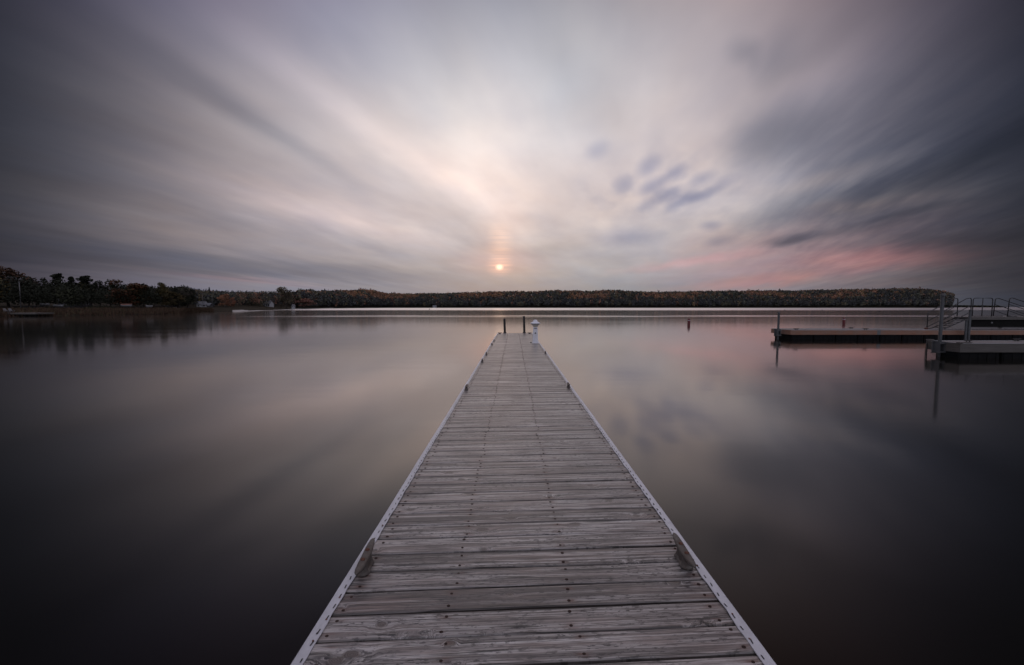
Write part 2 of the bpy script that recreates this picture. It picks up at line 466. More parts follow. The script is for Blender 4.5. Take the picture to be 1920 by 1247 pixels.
def deck_mat():
    m, g, b = new_mat('weathered_planks')
    co = g.n('ShaderNodeTexCoord').outputs['Object']; x, y, z = g.sep(co)
    off = g.attr('plank_seed'); v = g.attr('plank_across'); tone = g.attr('plank_tone')
    # knots: a few per board
    u = g.m('MULTIPLY_ADD', x, 1.55, g.m('MULTIPLY', off, 57.0)); w = g.m('MULTIPLY_ADD', v, 8.0, g.m('MULTIPLY', off, 93.0))
    vo = g.n('ShaderNodeTexVoronoi', voronoi_dimensions='2D', feature='F1'); g.put(vo.inputs['Vector'], g.xyz(u, w, 0)); vo.inputs['Scale'].default_value = 1
    px, py, _ = g.sep(vo.outputs['Position']); kr, kg, kb = g.sep(vo.outputs['Color'])
    dx = g.m('MULTIPLY', g.m('SUBTRACT', u, px), 1 / 1.55); dv = g.m('MULTIPLY', g.m('SUBTRACT', w, py), 1 / 8.0)
    wobk = g.noise(g.xyz(g.m('MULTIPLY', x, 30), g.m('MULTIPLY', v, 50), off), 1, 2)
    dk = g.m('SQRT', g.m('ADD', g.m('POWER', g.m('MULTIPLY', dx, .62), 2), g.m('POWER', dv, 2)))
    dk = g.m('MULTIPLY', dk, g.map(wobk, .25, .75, .75, 1.25))
    rk = g.map(kr, .25, 1, .004, .021)                                   # knot radius
    has = g.m('GREATER_THAN', kr, .38)
    near = g.m('POWER', math.e, g.m('MULTIPLY', g.m('POWER', g.m('DIVIDE', dk, g.m('MULTIPLY_ADD', rk, 1.7, .004)), 2), -1))
    near = g.m('MULTIPLY', near, has)
    core = g.m('MULTIPLY', g.map(g.m('DIVIDE', dk, g.m('ADD', rk, .001)), .75, 1.15, 1, 0), has)
    # grain lines bend round the knots
    wav = g.noise(g.xyz(g.m('MULTIPLY', x, 1.4), g.m('MULTIPLY', v, 9), g.m('MULTIPLY', off, 41)), 1, 2)
    lane = g.m('ADD', v, g.m('MULTIPLY', g.m('SUBTRACT', wav, .5), .012))
    phi = g.m('ADD', g.m('MULTIPLY', lane, g.m('SUBTRACT', 1, near)), g.m('MULTIPLY', g.m('MULTIPLY', dk, 1.2), near))
    g1 = g.noise(g.xyz(g.m('MULTIPLY', x, .8), g.m('MULTIPLY', phi, 62), g.m('MULTIPLY', off, 23)), 1, 4, .62)
    g2 = g.noise(g.xyz(g.m('MULTIPLY', x, 5.0), g.m('MULTIPLY', phi, 190), g.m('MULTIPLY', off, 77)), 1, 3, .6)
    g3 = g.noise(g.xyz(g.m('MULTIPLY', x, 2.2), g.m('MULTIPLY', v, 14), g.m('MULTIPLY', off, 13)), 1, 3, .6)
    fleck = g.noise(g.xyz(g.m('MULTIPLY', x, 26), g.m('MULTIPLY', phi, 95), g.m('MULTIPLY', off, 7)), 1, 3, .65)
    # colours
    grey = g.mix(g.map(tone, 0, 1), (.145, .127, .118), (.50, .462, .44))
    brown = g.mix(kg, (.25, .165, .13), (.34, .265, .23))
    c = g.mix(g.map(g3, .44, .64, 0, .72), grey, brown)
    c = g.mix(g.map(g1, .34, .54, .92, 0), c, (.06, .049, .046))
    c = g.mix(g.map(g1, .50, .64, 0, .75), c, (.60, .575, .56))
    c = g.mix(g.map(g2, .36, .50, .85, 0), c, (.045, .037, .034))
    c = g.mix(g.m('MULTIPLY', g.map(fleck, .54, .60), g.map(g3, .42, .58, .95, .15)), c, (.03, .025, .025))
    # damp stains and worn, bleached stretches that differ from board to board
    stn = g.noise(g.xyz(g.m('MULTIPLY', x, 1.7), g.m('MULTIPLY', y, 2.6), 3), 1, 4, .6)
    c = g.mix(g.map(stn, .50, .70, 0, .55), c, (.085, .066, .058))
    c = g.mix(g.m('MULTIPLY', g.map(stn, .30, .44, .5, 0), g.map(tone, .3, .8)), c, (.55, .53, .52))
    # open checks
    ck = g.noise(g.xyz(g.m('MULTIPLY', x, .75), g.m('MULTIPLY', phi, 46), g.m('MULTIPLY', off, 61)), 1, 2, .4)
    crack = g.map(g.m('ABSOLUTE', g.m('SUBTRACT', ck, .5)), .010, .026, 1, 0)
    crack = g.m('MULTIPLY', crack, g.map(g.noise(g.xyz(g.m('MULTIPLY', x, 1.6), g.m('MULTIPLY', v, 20), g.m('MULTIPLY', off, 5)), 1, 2), .47, .57))
    c = g.mix(g.m('MULTIPLY', crack, .92), c, (.012, .01, .01))
    rings = g.m('SINE', g.m('MULTIPLY', dk, 1150))
    knotc = g.mix(g.map(rings, -1, 1, .2, 1), (.035, .027, .024), (.13, .10, .085))
    c = g.mix(g.m('MULTIPLY', core, .95), c, knotc)
    edge = g.map(g.m('ABSOLUTE', g.m('SUBTRACT', g.m('DIVIDE', dk, g.m('ADD', rk, .001)), 1.12)), .0, .16, .8, 0)
    c = g.mix(g.m('MULTIPLY', g.m('MULTIPLY', edge, has), g.map(wobk, .4, .6)), c, (.022, .018, .017))
    # rust that bled out of the nails
    jit = g.m('MULTIPLY', g.m('SUBTRACT', off, .5), .03)
    rust = None
    for i, nx in enumerate(NX):
        ddx = g.m('MULTIPLY', g.m('SUBTRACT', g.m('SUBTRACT', x, nx), jit), .45); ddv = g.m('SUBTRACT', g.m('ABSOLUTE', v), .040)
        q = g.m('POWER', math.e, g.m('MULTIPLY', g.m('MULTIPLY_ADD', ddx, ddx, g.m('MULTIPLY', ddv, ddv)), -1 / (.014 ** 2)))
        rust = q if rust is None else g.m('MAXIMUM', rust, q)
    rn = g.noise(g.xyz(g.m('MULTIPLY', x, 12), g.m('MULTIPLY', v, 60), g.m('MULTIPLY', off, 9)), 1, 3)
    c = g.mix(g.m('MULTIPLY', rust, g.map(rn, .42, .62, 0, .85)), c, (.11, .036, .02))
    # boards darken towards both edges
    c = g.mix(g.map(g.m('ABSOLUTE', v), .060, .0705, 0, .65), c, (.07, .06, .055))
    g.put(b.inputs['Base Color'], c)
    g.put(b.inputs['Roughness'], g.map(g1, .3, .7, .50, .34))
    b.inputs['Specular IOR Level'].default_value = .9
    b.inputs['Coat Weight'].default_value = .30; b.inputs['Coat Roughness'].default_value = .34; b.inputs['Coat IOR'].default_value = 1.4
    h = g.m('ADD', g.m('MULTIPLY', g1, .7), g.m('MULTIPLY', g2, .35))
    h = g.m('SUBTRACT', h, g.m('MULTIPLY', crack, 1.3)); h = g.m('ADD', h, g.m('MULTIPLY', core, .35))
    g.put(b.inputs['Normal'], g.bump(h, .9, .004))
    return m


M_nail = simple('rusty_nail', (.035, .016, .011), .7, .3, .6, 90)
M_under = simple('dark_joist', (.06, .05, .045), .8)
M_strip = simple('pale_edge_strip', (.61, .61, .645), .42, 0, .17, 9, stretch=(1, .35, 1))
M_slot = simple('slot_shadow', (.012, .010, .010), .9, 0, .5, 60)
M_rust = simple('slot_rust', (.11, .034, .016), .9, 0, .6, 70)
M_cast = simple('cast_iron', (.13, .122, .112), .6, .35, .4, 14, bump=.25, tint=(.075, .052, .04))
M_bolt = simple('rusty_bolt', (.13, .055, .035), .75, .2, .5, 80, bump=.2)
M_dark = simple('dark_fitting', (.03, .028, .028), .5, .3)

dock = empty('dock', (0, 0, 0))
tag(dock, 'long straight grey plank dock with pale edge strips running out over the lake', 'dock')


def build_deck():
    P = .1449; x0, x1 = XL + .012, XR - .012; nx = 14
    me_v = []; me_f = []; mi = []; seed = []; across = []; tones = []
    y = Y_END - .14; ys = []
    while y > -1.2: ys.append(y); y -= P
    r = random.Random(5)
    nails = MB()
    for k, yc in enumerate(ys):
        sd_ = r.random(); tone = min(1, max(0, r.gauss(.5, .32)))
        wdt = .0688 + r.uniform(-.0016, .001)
        skew = .052 * min(1, max(0, (Y_END - yc - 1) / 9.)) * 1.0   # boards are not laid quite square
        sk2 = r.uniform(-.002, .002); dz = r.uniform(-.0018, .0018); crown = r.uniform(-.0015, .0015)
        prof = [(-wdt, -.038), (-wdt, -.0042), (-wdt + .0042, 0), (-wdt * .33, .0006), (wdt * .33, .0006), (wdt - .0042, 0), (wdt, -.0042), (wdt, -.038)]
        base = len(me_v)
        ph = r.uniform(0, 6)
        for i in range(nx + 1):
            t = i / nx; xx = x0 + (x1 - x0) * t
            yo = yc + (t - .5) * 2 * (skew + sk2) + .0012 * math.sin(ph + t * 5)
            for j, (pv, pz) in enumerate(prof):
                nick = r.uniform(-.0011, .0011) if j in (1, 2, 5, 6) else 0
                me_v.append((xx, yo + pv + nick, ZD + pz + dz + crown * math.sin(t * 3 + ph)))
                seed.append(sd_); across.append(pv); tones.append(tone)
        n = len(prof)
        for i in range(nx):
            for j in range(n):
                j2 = (j + 1) % n
                me_f.append((base + i * n + j, base + i * n + j2, base + (i + 1) * n + j2, base + (i + 1) * n + j)); mi.append(0)
        me_f.append(tuple(base + j for j in range(n))[::-1]); mi.append(0)
        me_f.append(tuple(base + nx * n + j for j in range(n))); mi.append(0)
        if yc > .8:
            for q in NX:
                for s in (-1, 1):
                    if r.random() < .04: continue
                    xx = q + (sd_ - .5) * .03 + r.uniform(-.005, .005); t = (xx - x0) / (x1 - x0)
                    yy = yc + (t - .5) * 2 * (skew + sk2) + s * .040 + r.uniform(-.005, .005)
                    rr = r.uniform(.0052, .0074); zz = ZD + dz + .0022
                    vs = [(xx + rr * 1.25 * math.cos(a), yy + rr * math.sin(a), zz) for a in [i * math.pi / 4 for i in range(8)]]
                    vs += [(v[0], v[1], zz - .004) for v in vs]
                    fs = [tuple(range(8))] + [(i + 8, (i + 1) % 8 + 8, (i + 1) % 8, i) for i in range(8)]
                    nails.add(vs, fs, 1)
    nb = len(me_v)
    me_v += nails.v; me_f += [tuple(i + nb for i in f) for f in nails.f]; mi += nails.m
    seed += [0] * len(nails.v); across += [0] * len(nails.v); tones += [0] * len(nails.v)
    me = bpy.data.meshes.new('deck'); me.from_pydata(me_v, [], me_f)
    for mm in (deck_mat(), M_nail): me.materials.append(mm)
    me.polygons.foreach_set('material_index', mi)
    for nm, arr in (('plank_seed', seed), ('plank_across', across), ('plank_tone', tones)):
        a = me.attributes.new(nm, 'FLOAT', 'POINT'); a.data.foreach_set('value', arr)
    me.update()
    o = bpy.data.objects.new('deck', me); COL.objects.link(o); o.parent = dock
    # frame below
    f = MB()
    for xx in (XL + .05, -.30, .25, XR - .05): f.box((xx - .022, -1.2, ZD - .24), (xx + .022, Y_END - .09, ZD - .045))
    f.box((XL + .03, Y_END - .085, ZD - .24), (XR - .03, Y_END - .045, ZD - .045))
    for yy in np.arange(1.5, Y_END, 3.0):
        f.box((XL + .08, yy - .02, ZD - .22), (XR - .08, yy + .02, ZD - .06))
    f.build('dock_frame', M_under, dock)
    for yy in np.arange(.6, Y_END - 1.4, 2.9):
        ff = MB(); ff.box((XL + .12, yy, -.22), (XR - .12, yy + 1.7, ZD - .245)); ff.build('float', M_dark, dock, bevel=.03)


build_deck()


def edge_strip(side, y0, y1, off=0.0):
    r = random.Random(int(side * 100 + y0 * 10)); mb = MB()
    xo = XL if side < 0 else XR; s = 1 if side < 0 else -1       # s points inwards
    n = max(4, int((y1 - y0) / .055)); vs = []
    ph = r.uniform(0, 6)
    for i in range(n + 1):
        y = y0 + (y1 - y0) * i / n
        wv = .047 + .0026 * math.sin(y * 38 + ph) + .002 * math.sin(y * 17.0) + r.uniform(-.0012, .0012)
        o_ = off + .0012 * math.sin(y * 2.3 + ph)
        for (dx, dz) in ((o_ + wv, .0032), (o_ + wv, .0075), (o_ + .008, .0085), (o_ + .002, .0065), (o_, .001), (o_, -.13), (o_ + .006, -.13), (o_ + .006, .0032)):
            vs.append((xo + s * dx, y, ZD + dz))
    fs = []; q = 8
    for i in range(n):
        for j in range(q):
            j2 = (j + 1) % q; f = (i * q + j, i * q + j2, (i + 1) * q + j2, (i + 1) * q + j)
            fs.append(f if s < 0 else f[::-1])
    fs.append(tuple(range(q))); fs.append(tuple(n * q + j for j in range(q)))
    mb.add(vs, fs, 0)
    y = y0 + .03
    while y < y1 - .03:
        L = r.uniform(.018, .026); xc = xo + s * (off + .0345 + r.uniform(-.002, .002)); z = ZD + .0085
        hw = .0026; tw = r.uniform(-.004, .004)
        pts = [(xc - hw, y), (xc + hw, y), (xc + hw + tw, y + L), (xc - hw + tw, y + L)]
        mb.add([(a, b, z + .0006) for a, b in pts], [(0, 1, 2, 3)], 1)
        rr = r.uniform(.0035, .0052); big = r.random() < .55
        cxr, cyr = xc + r.uniform(-.002, .002), y + r.choice((0.0, L)) + r.uniform(-.002, .002)
        if big: mb.add([(cxr + rr * math.cos(a), cyr + rr * 1.3 * math.sin(a), z + .0012) for a in [i * math.pi / 4 for i in range(8)]], [tuple(range(8))], 2 if r.random() < .6 else 1)
        y += r.uniform(.060, .076)
    mb.build('edge_strip', [M_strip, M_slot, M_rust], dock)


yj = [-1.2, ground(620, 996, ZD).y, 7.8, ground(914, 653, ZD).y, 18.6, Y_END]
for i in range(5): edge_strip(-1, yj[i] + (.0025 if i else 0), yj[i + 1], (0, .001, -.003, -.012, .0)[i])
yj2 = [-1.2, ground(1258, 983, ZD).y, 7.9, 13.3, 18.7, Y_END]
for i in range(5): edge_strip(1, yj2[i] + (.0025 if i else 0), yj2[i + 1], (0, .001, -.002, .001, 0)[i])


def make_cleat(L=.31):
    """cast horn cleat lying along Y, bolted through its foot"""
    mb = MB(); n = 12
    hs = []
    for i in range(17):                                      # the horn bar
        t = i / 16 * 2 - 1
        w = .0195 * (1 - abs(t) ** 2.2) ** .5 + .004 if abs(t) < 1 else .004
        hgt = .012 * (1 - abs(t) ** 2.4) ** .5 + .0035 if abs(t) < 1 else .0035
        zc = .058 + .012 * abs(t) ** 1.6
        hs.append([(w * math.cos(2 * math.pi * k / n), t * L / 2, zc + hgt * math.sin(2 * math.pi * k / n)) for k in range(n)])
    vs = [p for ring in hs for p in ring]; fs = []
    for i in range(16):
        for k in range(n):
            k2 = (k + 1) % n; fs.append((i * n + k, (i + 1) * n + k, (i + 1) * n + k2, i * n + k2))
    fs.append(tuple(range(n))); fs.append(tuple(16 * n + k for k in range(n))[::-1])
    mb.add(vs, fs)
    for s in (-1, 1):                                        # two flared legs
        c = s * .042; prof = [(.034, .030, -.002), (.034, .030, .007), (.026, .023, .014), (.021, .020, .030), (.019, .020, .056)]
        vs = [(a * math.cos(2 * math.pi * k / n), c + b_ * math.sin(2 * math.pi * k / n), z) for a, b_, z in prof for k in range(n)]
        fs = [(i * n + k, i * n + (k + 1) % n, (i + 1) * n + (k + 1) % n, (i + 1) * n + k) for i in range(4) for k in range(n)]
        fs.append(tuple(range(n))[::-1]); fs.append(tuple(4 * n + k for k in range(n))); mb.add(vs, fs)
    mb.box((-.030, -.05, -.002), (.030, .05, .0065)); mb.box((-.016, -.045, .004), (.016, .045, .05))
    o = mb.build('cleat', M_cast, dock, smooth=True)
    rm = o.modifiers.new('cast', 'REMESH'); rm.mode = 'VOXEL'; rm.voxel_size = .0034; rm.use_smooth_shade = True
    sm = o.modifiers.new('soft', 'SMOOTH'); sm.factor = .6; sm.iterations = 7
    for s in (-1, 1):
        bb = MB(); bb.lathe([(.0112, -.006), (.0118, .0), (.0105, .004), (.0055, .0065), (.001, .007)], (0, 0, 0), 12)
        bo = bb.build('bolt', M_bolt, o, smooth=True); bo.location = (0, s * .042, .0735)
    return o


c1 = make_cleat(); ca_, cb_ = ground(666, 1082, ZD + .068), ground(701, 1009, ZD + .068); cy = (ca_.y + cb_.y) / 2
c1.location = ((ca_.x + cb_.x) / 2, cy, ZD + .003); c1.rotation_euler = (0, 0, -math.atan2(cb_.x - ca_.x, cb_.y - ca_.y)); print('cleat', ca_, cb_); c1['label'] = 'large cast iron cleat with rusty bolt heads on the left edge of the dock'
cc_, cd_ = ground(1305, 1068, ZD + .068), ground(1262, 999, ZD + .068); cyr = (cc_.y + cd_.y) / 2
c2 = copy_tree(c1, dock); c2.location = ((cc_.x + cd_.x) / 2, cyr, ZD + .003); c2.rotation_euler = (0, 0, -math.atan2(cd_.x - cc_.x, cd_.y - cc_.y)); print('cleat', cc_, cd_); c2['label'] = 'large grey cast iron cleat on the right edge of the dock'


def far_cleat(px, py, rz, side):
    p = ground(px, py, ZD); c = copy_tree(c1, dock)
    if 'label' in c: del c['label']
    xx = {-1: XL + .07, 1: XR - .07, 0: p.x}[side]
    c.location = (xx, p.y, ZD + .004); c.rotation_euler = (0, 0, rz); c.scale = (.85, .75, .95)
    return c


for px, py, s in ((872, 731, -1), (901, 679, -1), (908, 665.5, -1), (919.5, 647, -1), (924.5, 640, -1), (1063, 727, 1), (1022, 663.5, 1)):
    far_cleat(px, py, R(rng.uniform(-4, 4)), s)
for px in (937, 993): far_cleat(px, 626.2, R(90 + rng.uniform(-5, 5)), 0)

# mooring posts behind the end of the dock
M_post = simple('dark_steel_pipe', (.035, .034, .036), .45, .5, .5, 4, tint=(.02, .017, .015))


def end_post(px_b, px_t, py_t, label):
    Y = Y_END + .10
    b = at(px_b, 624.5, Y); t = at(px_t, py_t, Y)
    o = empty('mooring_post', (b.x, Y, ZD))
    h = t.z - ZD; dx = .012 * (1 if px_t > px_b else -1)
    m = MB(); m.tube([(0, 0, -1.2), (0, 0, 0), (dx - .01, 0, h)], .058, 16)
    m.build('pipe', M_post, o, smooth=False, bevel=0)
    q = MB(); q.lathe([(.062, 0), (.062, .018), (.056, .024)], (dx - .01, 0, h - .012), 16); q.build('cap', M_dark, o)
    q = MB(); q.box((-.09, -.095, -.10), (.09, .075, .0)); q.lathe([(.085, 0), (.08, .03), (.07, .045)], (0, 0, 0), 16); q.build('bracket', M_dark, o, bevel=.006)
    tag(o, label, 'mooring post', 'mooring posts at the end of the dock')


end_post(946.6, 943.6, 598, 'shorter dark pipe post at the end of the dock, left of the taller post')
end_post(983.2, 981.6, 593.5, 'taller dark pipe post at the end of the dock, beside the white lamp pedestal')

# white power pedestal with its lamp
M_white = simple('white_enamel', (.72, .73, .78), .38, 0, .08, 5)
M_glass = simple('yellowed_diffuser', (.50, .43, .29), .35, 0, .2, 12)
lp = ground(1003.6, 643.0, ZD)
ped = empty('lamp_pedestal', (lp.x, lp.y, ZD)); tag(ped, 'white pedestal lamp with domed cap at the far right corner of the dock', 'dock lamp')
Dp = lp.y


def taper_box(a, b, z0, z1, lean=(0, 0)):
    m = MB(); vs = [(-a, -a, z0), (a, -a, z0), (a, a, z0), (-a, a, z0)]
    vs += [(lean[0] + sx * b, lean[1] + sy * b, z1) for sx, sy in ((-1, -1), (1, -1), (1, 1), (-1, 1))]
    m.add(vs, [(0, 3, 2, 1), (4, 5, 6, 7), (0, 1, 5, 4), (1, 2, 6, 5), (2, 3, 7, 6), (3, 0, 4, 7)]); return m


taper_box(.105, .079, .004, .60).build('post', M_white, ped, bevel=.012)
m = MB(); m.box((-.125, -.125, .0005), (.125, .125, .014)); m.build('base_plate', M_white, ped, bevel=.004)
m = MB(); m.lathe([(.072, .60), (.082, .622), (.110, .652), (.138, .685), (.146, .700), (.140, .704)], (0, 0, 0), 32); m.build('diffuser', M_glass, ped, smooth=True)
for k, (r0, z0) in enumerate(((.092, .636), (.118, .664), (.138, .690))):
    m = MB(); m.lathe([(r0 + .004, z0 - .005), (r0 + .012, z0), (r0 + .010, z0 + .006), (r0 - .004, z0 + .007)], (0, 0, 0), 32); m.build('ring', M_white, ped, smooth=True)
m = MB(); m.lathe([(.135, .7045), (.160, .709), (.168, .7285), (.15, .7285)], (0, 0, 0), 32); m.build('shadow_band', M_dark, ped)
m = MB(); m.lathe([(.176, .729), (.192, .731), (.190, .741), (.150, .766), (.115, .789), (.088, .806), (.080, .812), (.076, .818), (.072, .845), (.056, .864), (.02, .872)], (0, 0, 0), 32)
m.build('hood', M_white, ped, smooth=True)
m = MB(); m.tube([(0, 0, 0), (0, -.012, 0)], .026, 16); m.build('outlet', M_dark, ped, loc=(0, -.0935, .375))
m = MB(); m.box((-.05, -.006, -.012), (.05, 0, .012)); m.build('vent', M_dark, ped, loc=(0, -.083, .545))
m = MB(); m.lathe([(.03, 0), (.028, .03), (.012, .035)], (-.16, -.03, .0), 12); m.build('conduit', M_dark, ped)

# ------------------------------------------------------------------ floating docks, stair and platform on the right


def board_mat(name, a, b_, red=None, scale=1.0, axis=0):
    m, g, b = new_mat(name)
    co = g.n('ShaderNodeTexCoord').outputs['Object']
    st = [38, 38, 38]; st[axis] = 1.6
    n1 = g.noise(g.v('MULTIPLY', co, tuple(st)), scale, 4, .6)
    n2 = g.noise(co, 2.2, 3, .6)
    c = g.mix(g.map(n1, .32, .68), a, b_)
    if red: c = g.mix(g.map(n2, .40, .62, 0, .8), c, red)
    c = g.mix(g.map(g.noise(co, 7, 3, .7), .62, .72, 0, .7), c, tuple(q * .35 for q in a))
    g.put(b.inputs['Base Color'], c); b.inputs['Roughness'].default_value = .7
    g.put(b.inputs['Normal'], g.bump(n1, .4, .004))
    return m


M_fascia = board_mat('reddish_timber', (.165, .080, .050), (.28, .145, .095), (.20, .125, .095))
M_fascia2 = board_mat('grey_timber', (.050, .046, .042), (.095, .088, .083))
M_fascia_end = board_mat('grey_timber_end', (.055, .050, .045), (.11, .10, .092), axis=1)
M_deck2 = board_mat('silvered_boards', (.15, .135, .13), (.23, .21, .205), axis=1)
M_trim = simple('aluminium_trim', (.34, .34, .355), .35, .6, .2, 3)
M_galv = simple('galvanised_steel', (.11, .115, .122), .45, .6, .3, 5)
M_galvd = simple('dark_galvanised_steel', (.045, .048, .052), .5, .5, .35, 5)
M_float = simple('black_float_plastic', (.0045, .005, .006), .8, 0, .5, 2.5, spec=.12)
M_rail = simple('dark_rail_pipe', (.028, .029, .033), .45, .5, .3, 4)
M_beam = simple('black_timber_beam', (.008, .0075, .0075), .9, 0, .4, 3, spec=.1)


def small_cleat(parent, x, y, z):
    m = MB()
    m.tube([(-.17, 0, .085), (-.12, 0, .075), (.12, 0, .075), (.17, 0, .085)], [.012, .018, .018, .012], 8)
    for s in (-1, 1): m.tube([(s * .06, 0, 0), (s * .05, 0, .075)], [.03, .018], 8)
    m.box((-.11, -.035, 0), (.11, .035, .008))
    m.build('cleat', M_dark, parent, loc=(x, y, z))


def floating_dock(x0, x1, y0, y1, zt, fh, mf, label, fl_y0, fl_y1, fl_x0, fl_top, fl_len, gap, bandmat):
    o = empty('floating_dock', (x0, y0, 0)); tag(o, label, 'floating dock', 'floating docks on the right')
    w, d = x1 - x0, y1 - y0
    m = MB(); x = .06
    while x < w - .14:
        m.box((x, .045, zt - .04), (x + .138, d - .045, zt + rng.uniform(-.0015, .0015))); x += .145
    m.build('deck', M_deck2, o, bevel=.004)
    m = MB(); xx = 0.0
    while xx < w - .1:
        e = min(w, xx + 3.65); m.box((xx + .001, 0, zt - fh), (e - .004, .042, zt - .008)); xx = e
    m.build('front_board', mf, o, bevel=.006)
    m = MB(); m.box((-.0, .0445, zt - fh), (.042, d - .0445, zt - .008)); m.build('end_board', M_fascia_end if mf is M_fascia2 else mf, o, bevel=.006)
    m = MB(); m.box((0, d - .042, zt - fh), (w, d, zt - .008)); m.build('back_board', mf, o, bevel=.006)
    for (a, b_) in (((.09, -.006, zt - .006), (w, .05, zt + .012)), ((-.006, .10, zt - .006), (.05, d - .06, zt + .012)), ((.06, d - .05, zt - .006), (w, d + .006, zt + .012))):
        m = MB(); m.box(a, b_); m.build('edge_trim', bandmat, o, bevel=.004)
    x = fl_x0; proto = None
    while x < w - .2:
        if proto is None:
            m = MB(); L = fl_len
            m.box((0, 0, -.22), (L, fl_y1 - fl_y0, fl_top))
            for q in range(5):
                cx = .06 + (L - .18) * q / 4
                m.box((cx, -.016, -.2), (cx + .05, 0.0, fl_top - .03))
            m.box((.02, -.010, fl_top * .5 - .02), (L - .02, -.001, fl_top * .5 + .02)); m.box((-.018, .1, fl_top * .5 - .02), (.0, fl_y1 - fl_y0 - .1, fl_top * .5 + .02))
            proto = m.build('float', M_float, o, bevel=.012); proto.location = (x, fl_y0, 0)
        else:
            c = proto.copy(); COL.objects.link(c); c.location = (x, fl_y0, 0)
        x += fl_len + gap
    return o


ZT = .547
YF = 23.7
fx0 = at(1482.5, 620, YF).x
fd = floating_dock(fx0, 33.0, YF, YF + 1.8, ZT, .27, M_fascia, 'long floating dock with reddish timber sides, farther of the two on the right', .05, 1.6, .12, ZT - .275, 1.22, .07, M_trim)
for px, py, back in ((1493, 617, 0), (1596, 613.5, 1), (1623, 618, 0), (1875, 617, 1)):
    yy = .12 if not back else 1.62
    small_cleat(fd, at(px, py, YF + yy).x - fx0, yy, ZT + .012)
sx = at(1648, 620, YF).x - fx0
m = MB(); m.box((sx - .10, -.010, ZT - .27), (sx + .10, -.0005, ZT + .0)); m.box((sx - .16, -.012, ZT + .0125), (sx + .16, .16, ZT + .022)); m.build('joint_plate', M_galv, fd, bevel=.003)
ZN = .56
YN = 14.9
nx0 = at(1801, 644, YN).x
nd = floating_dock(nx0, 20.5, YN, YN + 1.25, ZN, .33, M_fascia2, 'weathered grey floating dock end with a steel pile guide, nearer one at right edge', .06, .86, .02, ZN - .335, 1.5, .10, M_trim)
small_cleat(nd, at(1815, 641, YN + .3).x - nx0, .3, ZN + .012); small_cleat(nd, at(1906, 638, YN + 1.0).x - nx0, 1.0, ZN + .012)
m = MB()                                                    # weathered rub timbers on the end of the near dock
m.box((-.05, -.02, ZN + .0125), (.42, .12, ZN + .05)); m.build('corner_block', M_fascia_end, nd, bevel=.015)
m = MB(); m.box((-.05, 1.02, ZN + .0125), (.10, 1.22, ZN + .07)); m.build('corner_block', M_fascia_end, nd, bevel=.015)
m = MB(); m.tube([(-.03, 1.17, ZN - .1), (-.03, 1.17, -.3)], .02, 8); m.build('ladder_pole', M_dark, nd)


def pile(px_top, py_top, Y, r, cap, label, X=None, z0=-2.0, mat=None, lean=0.0):
    t = at(px_top, py_top, Y); X = t.x
    o = empty('steel_pile', (X, Y, 0)); tag(o, label, 'pile', 'steel piles beside the floating docks')
    m = MB(); m.tube([(-lean, 0, z0), (0, 0, t.z)], r, 16); m.build('pipe', mat or M_galvd, o, smooth=True)
    m = MB(); m.lathe([(r + .012, 0), (r + .012, cap), (r * .7, cap + .02)], (0, 0, t.z - cap), 16); m.build('cap', M_galv, o)
    return o


def guide(dock_o, lx, ly, z0, z1, r):
    """steel hoop that holds the dock to its pile"""
    m = MB(); a = r + .05
    m.box((lx - a, ly - a, z0), (lx - a + .03, ly + a, z1)); m.box((lx + a - .03, ly - a, z0), (lx + a, ly + a, z1))
    m.box((lx - a - .05, ly + a, z0 - .01), (lx + a + .05, ly + a + .03, z1 + .02))
    m.box((lx - a - .002, ly - a - .03, z1 - .09), (lx + a + .002, ly - a - .001, z1 - .02)); m.box((lx - a - .002, ly - a - .03, z0 + .02), (lx + a + .002, ly - a - .001, z0 + .09))
    m.build('pile_guide', M_galv, dock_o, bevel=.004)


p1 = pile(1460.5, 585.3, YF + .55, .058, .03, 'slim pole with a pale top at the left end of the farther floating dock')
guide(fd, p1.location.x - fx0, .55, ZT - .38, ZT + .03, .058)
p2 = pile(1768, 551.5, YN + .62, .055, .06, 'tallest steel pole, held in the end of the nearer grey floating dock')
guide(nd, p2.location.x - nx0, .62, ZN - .42, ZN + .02, .06)
p3 = pile(1819.5, 581, YF - .3, .062, .03, 'thick dark pile under the left end of the raised platform, taller of the pair')
p4 = pile(1812.5, 599.5, YF - .25, .062, .04, 'short pile with a pale cap under the top of the stair')

# raised platform
ZP = 1.326
pf_x0 = at(1822, 594, YF).x
pf = empty('raised_platform', (pf_x0, YF, 0)); tag(pf, 'raised timber platform with pipe railings above the floating dock at right edge', 'platform')
PL = 7.5; PD = .95
m = MB(); x = .05
while x < PL - .1: m.box((x, .045, ZP - .04), (x + .138, PD - .045, ZP)); x += .145
m.build('deck', M_deck2, pf, bevel=.003)
m = MB(); m.box((0, 0, ZP - .17), (PL, .042, ZP - .005)); m.box((0, PD - .042, ZP - .17), (PL, PD, ZP - .005)); m.box((.001, .043, ZP - .17), (.042, PD - .043, ZP - .005)); m.build('edge_board', M_fascia2, pf, bevel=.005)
m = MB(); m.box((.02, .07, ZP - .60), (PL, .13, ZP - .172)); m.box((1.05, PD - .13, ZP - .54), (PL, PD - .07, ZP - .172)); m.box((1.25, .14, ZP - .48), (1.33, PD - .14, ZP - .172)); m.build('beam', M_beam, pf, bevel=.008)
m = MB(); m.tube([(1.25, .062, ZP - .34), (1.25, .04, ZP - .34)], .05, 14); m.build('fender_bolt', M_galv, pf)
for xx in (4.5,):
    m = MB(); m.tube([(xx, .3, -2), (xx, .3, ZP - .18)], .09, 14); m.build('post', M_galvd, pf, smooth=True)


